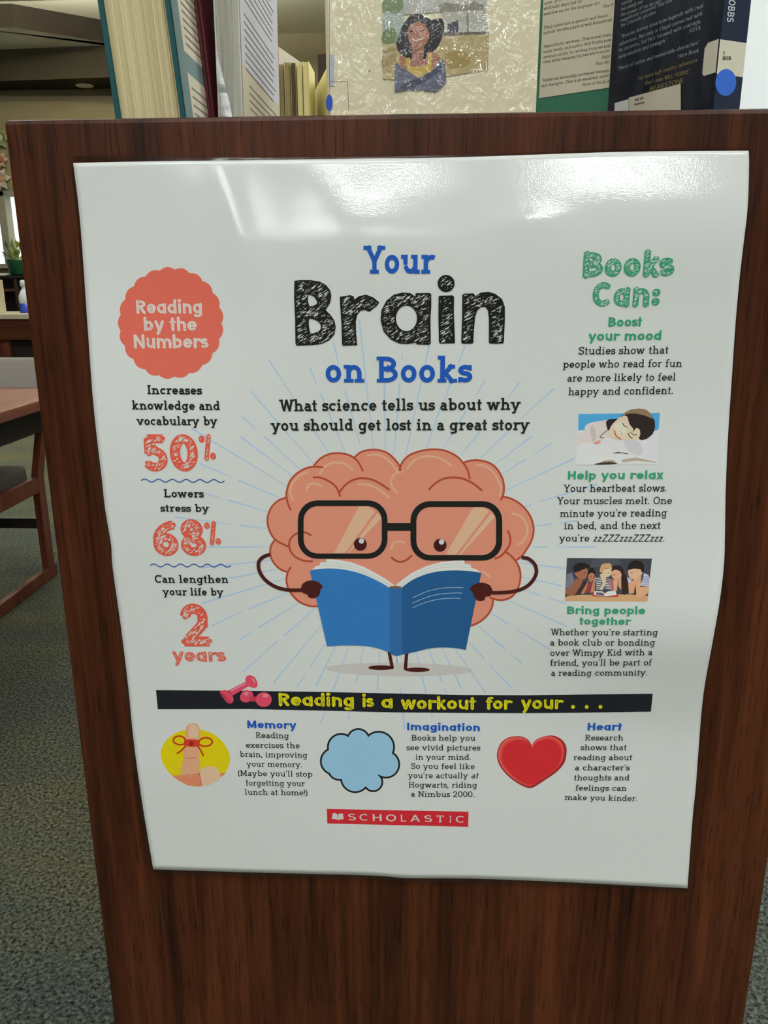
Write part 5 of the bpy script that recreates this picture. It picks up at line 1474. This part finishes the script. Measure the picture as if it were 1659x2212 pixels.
text(J, 'F', *z7(1345, 642), *z7(1368, 642), 8.6, 'slab', 0.2, layer=3, col=BLACK); text(J, 'HOB', *z7(1336, 698), *z7(1437, 696), 8.2, 'slab', 0.18, layer=3, col=BLACK)
cc = F7s.px(*z7(1377, 955)); rx = (F7s.px(*z7(1498, 955))[0]-F7s.px(*z7(1256, 955))[0])/2; rz = (F7s.px(*z7(1377, 798))[1]-F7s.px(*z7(1377, 1112))[1])/2
J.add([(cc[0]+min(rx, T7/2-0.0008)*math.cos(a*PI/18), cc[1]+rz*math.sin(a*PI/18)) for a in range(36)], [tuple(range(36))], 3, ink(52, 104, 196, (215, 215, 210)))
va = F7s.px(*z7(1400, -75))[1]; vb = F7s.px(*z7(1392, 252))[1]
u0 = F7s.px(*z7(1392, 200))[0]; uh = F7s.px(*z7(1472, 200))[0]-u0
out, lo, hi = lay_text('HOBBS', 0.16, 'sans', 0.05)
for off, F, sl in out:
    for pts, closed, k_ in F:
        v_, f_ = J._ribbon([(p[0]+off, p[1]) for p in pts], k_, closed)
        J.add([(u0+p[1]*uh, va+(vb-va)*(p[0]-lo)/(hi-lo)) for p in v_], f_, 3, ink(190, 196, 198, (215, 215, 210)))
child_of(J.obj('spine_label', None, COVER_INK, 'cream call number label and blue dot'), bk7)
bm = bmesh.new()
NX, NZ = 24, 36
vs = [[bm.verts.new((0.004+(W7-0.005)*i/NX, -0.0019-0.0009*math.sin(i*1.1+j*0.3)*math.sin(j*0.4), 0.001+0.233*j/NZ)) for i in range(NX+1)] for j in range(NZ+1)]
for j in range(NZ):
    for i in range(NX): bm.faces.new((vs[j][i], vs[j][i+1], vs[j+1][i+1], vs[j+1][i]))
bm_obj('plastic_wrap', bm, M_wrap2, bk7, True)

# far row: smaller books standing deeper on the top board, seen through the gap
Y8 = 0.64
M_old = pages('brown_old_pages', (176, 158, 112), 700, 0.6)
M_cream = pages('cream_pages', (226, 210, 150), 300, 0.15)
def far_book(name, label, pxl, pxr, ytop, mcov, mpage, yy=Y8, c=0.0009, D=0.11):
    a = at_y(pxl, ytop, yy); b = at_y(pxr, ytop, yy)
    return book(name, label, (a.x, yy+D), -PI/2, D, b.x-a.x-0.0008, a.z-TOP, c, 'L', mcov, mpage, inset=0.001, group='small books deeper on the shelf top')
M_cvr = mat('buff_paper_cover', (196, 182, 136), 0.7)
M_ylw = mat('pale_yellow_cover', (232, 222, 160), 0.6)
far_book('paperback_book', 'old paperback with browned pages next to the white jacketed book', 584, 599, 134, M_cvr, M_old)
far_book('paperback_book', 'old paperback with browned pages, second in the gap', 599.5, 612, 137, M_cvr, M_old, Y8+0.01)
far_book('paperback_book', 'old paperback with browned pages, third in the gap', 612.5, 626, 133, M_cvr, M_old, Y8+0.004)
far_book('paperback_book', 'gapped paperback with pages coloured as in shade between the browned pages and the cream leaves', 626.5, 640, 134, M_cvr, mat('shadowed_pages', (92, 82, 58), 0.9), Y8)  # browned page colour scaled down, shade painted into it
far_book('cream_booklet', 'cream leaved booklet standing upright in the gap', 640.5, 653, 134, M_ylw, M_cream, Y8-0.01, D=0.08)
far_book('cream_booklet', 'cream leaved booklet, second in the gap and slightly taller', 653.5, 668, 132, M_ylw, M_cream, Y8-0.014, D=0.06)
# yawed pale cover at the right end of the gap
p0 = at_y(674, 147, Y8+0.15); p1 = at_y(709, 131, Y8-0.03)
dd = Vector((p1.x-p0.x, p1.y-p0.y, 0)); yw = math.atan2(dd.y, dd.x)
book('pale_yellow_book', 'pale yellow thin book turned half to the viewer beside the cream jacketed book', (p0.x, p0.y), yw, dd.length, 0.008, p1.z-TOP-0.004, 0.0012, 'R', M_ylw, M_cream, group='small books deeper on the shelf top')
# taller white book with a pink spine behind them
p0 = at_y(601, 100, Y8+0.16); p1 = at_y(641, 134, Y8+0.30)
dd = Vector((p1.x-p0.x+0.02, 0.12, 0)); yw = math.atan2(dd.y, dd.x)
wb_ = book('pink_spined_book', 'white book with a pink spine rising behind the browned paperbacks', (p0.x, p0.y), yw, dd.length, 0.012, p0.z-TOP, 0.0015, 'L', mat('white_picture_cover', (206, 200, 176), 0.5), M_grey, group='small books deeper on the shelf top')
boxo('spine', (-0.0012, 0.0008, 0.0, 0.012, 0.0, p0.z-TOP), mat('pink_spine_paper', (206, 100, 88), 0.6), wb_)
p0 = at_y(686, 117, Y8+0.2); p1 = at_y(707, 119, Y8+0.2)
book('brown_book', 'dark brown book just showing its corner behind the pale yellow book', (p0.x, Y8+0.2), 0.0, p1.x-p0.x+0.03, 0.016, p0.z-TOP, 0.002, 'L', mat('dark_brown_cover', (64, 44, 34), 0.6), M_old, group='small books deeper on the shelf top')

# ================================================================== FURNITURE BEHIND, TO THE LEFT
# reading table (its right-hand side runs away from the viewer)
HT_ = 0.74
n0 = at_z(0, 892, HT_); n1 = at_z(75, 867, HT_); f0 = at_z(72, 833.5, HT_)
TX = (n0.x+n1.x)/2; TY1 = f0.y-0.05; TY0 = TY1-1.25
tb = thing('reading_table', 'reddish wooden library reading table with a dark apron', 'table', (TX-1.1, (TY0+TY1)/2, 0))
hx, hy = 1.1, (TY1-TY0)/2
boxo('tabletop', (-hx, hx, -hy, hy, HT_-0.035, HT_), M_top, tb, 0.004)
bm = bmesh.new()
i_ = 0.09
box(bm, -hx+i_, hx-i_, -hy+i_, -hy+i_+0.022, HT_-0.135, HT_-0.035); box(bm, -hx+i_, hx-i_, hy-i_-0.022, hy-i_, HT_-0.135, HT_-0.035)
box(bm, -hx+i_, -hx+i_+0.022, -hy+i_+0.022, hy-i_-0.022, HT_-0.135, HT_-0.035); box(bm, hx-i_-0.022, hx-i_, -hy+i_+0.022, hy-i_-0.022, HT_-0.135, HT_-0.035)
bm_obj('apron', bm, M_dark, tb)
for sx in (-1, 1):
    for sy in (-1, 1):
        x = sx*0.32; y = sy*(hy-0.135)
        boxo('leg', (x-0.03, x+0.03, y-0.03, y+0.03, 0, HT_-0.036), M_dark, tb, 0.003)
# sled-base chair tucked under the table's far side
lb = at_z(118, 1258, 0); CHX = lb.x-0.03; CHY = lb.y+0.07
def make_chair(name, label, loc, rz):
    ch = thing(name, label, 'chair', loc, rz, 'upholstered wooden library chairs')
    W = 0.5; D = 0.5; SZ = 0.42
    for s, ml in ((1, M_chairwood), (-1, M_chairwood)):
        x1 = 0.0 if s == 1 else -W; x0 = x1-0.026
        bm = bmesh.new()      # rear post, leaning back above the seat
        prism(bm, [(x0, -0.05, 0.05), (x1, -0.05, 0.05), (x1, -0.05, 0.05), (x1, 0.0, 0.05), (x0, 0.0, 0.05)][:2]+[(x1, 0.0, 0.05), (x0, 0.0, 0.05)], (0, 0.0, SZ-0.06))
        prism(bm, [(x0, -0.05, SZ-0.01), (x1, -0.05, SZ-0.01), (x1, 0.0, SZ-0.01), (x0, 0.0, SZ-0.01)], (0, 0.20, 0.445))
        bm_obj('rear_post', bm, ml, ch)
        boxo('front_leg', (x0, x1, -D, -D+0.05, 0.05, SZ-0.005), ml, ch, 0.002)
        boxo('runner', (x0, x1, -D-0.02, 0.02, 0.0, 0.05), ml, ch, 0.004)
        boxo('seat_rail', (x0, x1, -D+0.05, -0.05, SZ-0.065, SZ-0.005), ml, ch, 0.002)
    boxo('stretcher', (-W, -0.026, -0.045, -0.02, 0.21, 0.25), M_dark, ch, 0.002)
    bm = bmesh.new(); box(bm, -W+0.004, -0.03, -D+0.01, -0.055, SZ-0.03, SZ+0.045, 0.022, 4)
    bm_obj('seat', bm, mat('dark_seat_fabric', (84, 78, 70), 0.9, 0.1, noise=0.15, nscale=300), ch, True)
    bm = bmesh.new(); box(bm, -W+0.002, -0.028, -0.052, -0.006, 0.17, 0.36, 0.014, 3)
    for v in bm.verts:
        v.co.y += 0.20*(v.co.z+0.055)/0.445; v.co.z += SZ+0.062
    bm_obj('backrest', bm, mat('grey_back_fabric', (134, 128, 120), 0.9, 0.1, noise=0.12, nscale=400), ch, True)
    return ch
make_chair('library_chair', 'wooden sled base chair with a grey back tucked under the reading table', (CHX+0.004, CHY, 0), 0)
# circulation counter far behind
HC = 0.90
k0 = at_z(-60, 668, HC); k1 = at_z(48, 662, HC); kf = at_z(20, 672, HC)
ct = thing('circulation_counter', 'dark wooden circulation counter with a pale top by the window wall', 'counter')
CYF, CXR = 5.7, -1.6
ct.location = (-4.2, CYF, 0)
boxo('countertop', (-1.9, 1.9, 0, 0.75, HC-0.04, HC), mat('pale_worktop', (196, 186, 160), 0.4, 0.5), ct, 0.004)
boxo('front_panel', (-1.86, 1.86, 0.10, 0.70, 0.0, HC-0.2), M_dark, ct)
boxo('fascia', (-1.88, 1.88, 0.02, 0.72, HC-0.2, HC-0.04), wood('counter_fascia', (62, 32, 22), (96, 54, 36), 40, 2, axis='X', streak=0.4), ct)
for x in (-1.2, -0.55, 0.1, 0.75): boxo('pilaster', (x, x+0.10, 0.06, 0.10, 0.0, HC-0.2), M_chairwood, ct)
# low bookcase under the window
bc = thing('low_bookcase', 'black low bookcase under the bright window', 'bookcase', (-4.6, 8.0, 0))
ZB = 1.22
boxo('carcass', (-1.5, 1.2, 0.12, 0.16, 0.0, ZB-0.03), M_dark, bc)
boxo('top', (-1.52, 1.22, -0.16, 0.17, ZB-0.03, ZB), mat('black_top', (28, 24, 22), 0.3), bc, 0.003)
for x in (-1.5, -0.62, 0.28, 1.17): boxo('upright', (x, x+0.03, -0.15, 0.12, 0.0, ZB-0.03), M_dark, bc)
for z in (0.0, 0.4, 0.8, 1.06): boxo('shelf', (-1.5, 1.2, -0.145, 0.12, z, z+0.025), wood('bookcase_shelf', (50, 30, 24), (80, 50, 40), 30, 2, axis='X', streak=0.3), bc)
# things on the bookcase, the counter and the wall
def at_on(px, py, z): return at_z(px, py, z)
g = at_y(41, 605, 7.95)
pl = thing('potted_plant', 'small green plant in a dark green pot on the low bookcase', 'plant', (g.x, 7.95, ZB))
bm = bmesh.new(); lathe(bm, [(0.06, 0), (0.085, 0.02), (0.1, 0.15), (0.105, 0.16), (0.09, 0.16), (0.085, 0.13)], (0, 0, 0)); bm_obj('pot', bm, mat('dark_green_pot', (20, 70, 46), 0.4), pl, True)
bm = bmesh.new()
for i in range(34):
    a = random.uniform(0, 2*PI); r = random.uniform(0.02, 0.11); z = random.uniform(0.16, 0.30)
    s = Vector((0.02*math.cos(a), 0.02*math.sin(a), 0.13)); e = Vector((r*math.cos(a), r*math.sin(a), z))
    tube(bm, [s, (s+e)/2+Vector((0, 0, 0.02)), e], 0.003, 5)
    d = (e-s).normalized(); sd_ = d.cross(Vector((0, 0, 1))).normalized()*random.uniform(0.014, 0.026)
    m_ = e+d*0.03; t_ = e+d*0.075
    vs = [bm.verts.new(v) for v in (e, m_+sd_, t_, m_-sd_)]; bm.faces.new(vs)
    vs2 = [bm.verts.new(v+Vector((0, 0, 0.002))) for v in (e, m_+sd_, t_, m_-sd_)]; bm.faces.new(vs2[::-1])
bm_obj('foliage', bm, mat('yellow_green_leaves', (120, 140, 60), 0.6), pl)
g = at_y(16, 611, 7.98)
pp = thing('paper_stack', 'loose white papers lying on the low bookcase beside the plant', 'papers', (g.x-0.10, 7.93, ZB))
bm = bmesh.new()
for k_ in range(6):
    c_, s_ = math.cos(0.12*k_), math.sin(0.12*k_)
    vv = box(bm, -0.14, 0.14, -0.06, 0.06, 0.004*k_, 0.004*k_+0.004)
    for v in vv: v.co.x, v.co.y = v.co.x*c_-v.co.y*s_, v.co.x*s_+v.co.y*c_
bm_obj('sheets', bm, mat('white_paper', (216, 218, 212), 0.8), pp)
g = at_z(45, 660, HC)
bt = thing('spray_bottle', 'white bottle with a blue base standing on the circulation counter', 'bottle', (at_y(54, 650, 6.0).x, 6.0, HC))
bm = bmesh.new(); lathe(bm, [(0.045, 0), (0.047, 0.01), (0.047, 0.075)], (0, 0, 0)); bm_obj('base', bm, mat('blue_plastic', (40, 66, 170), 0.4), bt, True)
bm = bmesh.new(); lathe(bm, [(0.0465, 0.0751), (0.046, 0.13), (0.03, 0.17), (0.016, 0.185), (0.016, 0.21), (0.024, 0.212), (0.024, 0.25), (0.012, 0.26)], (0, 0, 0)); bm_obj('body', bm, mat('white_plastic', (206, 214, 220), 0.4), bt, True)
g = at_z(5, 672, HC)
fs_ = thing('paper_sign', 'cream upright paper sign standing on the counter at the left picture edge', 'sign', (at_y(-4, 650, 5.85).x, 5.85, HC))
boxo('card', (-0.075, 0.055, -0.004, 0.004, 0.0, 0.26), mat('cream_card', (220, 208, 170), 0.8), fs_)
boxo('foot', (-0.06, 0.04, -0.03, 0.03, 0.0, 0.006), mat('clear_stand', (180, 180, 176), 0.3), fs_)
# paper flowers on the dark wall above the window
def flower(name, label, px, py, col, col2, r):
    c_ = at_y(px, py, YB-0.03)
    t = thing(name, label, 'wall decoration', (c_.x, YB, c_.z), group='paper flowers on the olive wall')
    bm = bmesh.new()
    for i in range(7):
        a = 2*PI*i/7+random.uniform(-.2, .2)
        d = Vector((math.cos(a), 0, math.sin(a))); n_ = Vector((-d.z, 0, d.x))
        pts = [Vector((0, -0.02, 0)), d*r*0.55+n_*r*0.28+Vector((0, -0.05, 0)), d*r+Vector((0, -0.03, 0)), d*r*0.55-n_*r*0.28+Vector((0, -0.05, 0))]
        prism(bm, pts, (0, 0.004, 0))
    bm_obj('petals', bm, mat(name+'_paper', col, 0.8), t)
    bm = bmesh.new(); bmesh.ops.create_uvsphere(bm, u_segments=14, v_segments=8, radius=r*0.28, matrix=Matrix.Translation((0, -0.03, 0)))
    bm_obj('centre', bm, mat(name+'_centre', col2, 0.8), t, True)
flower('paper_leaf_rosette', 'pale and green paper rosette highest on the wall at the left picture edge', 0, 298, (130, 142, 96), (196, 204, 190), 0.115)
flower('paper_flower', 'pinkish paper flower on the olive wall below the green rosette', 1, 346, (196, 160, 142), (150, 100, 50), 0.09)
flower('paper_flower', 'white and peach paper flower on the olive wall just above the window', 2, 387, (214, 204, 188), (200, 150, 110), 0.12)
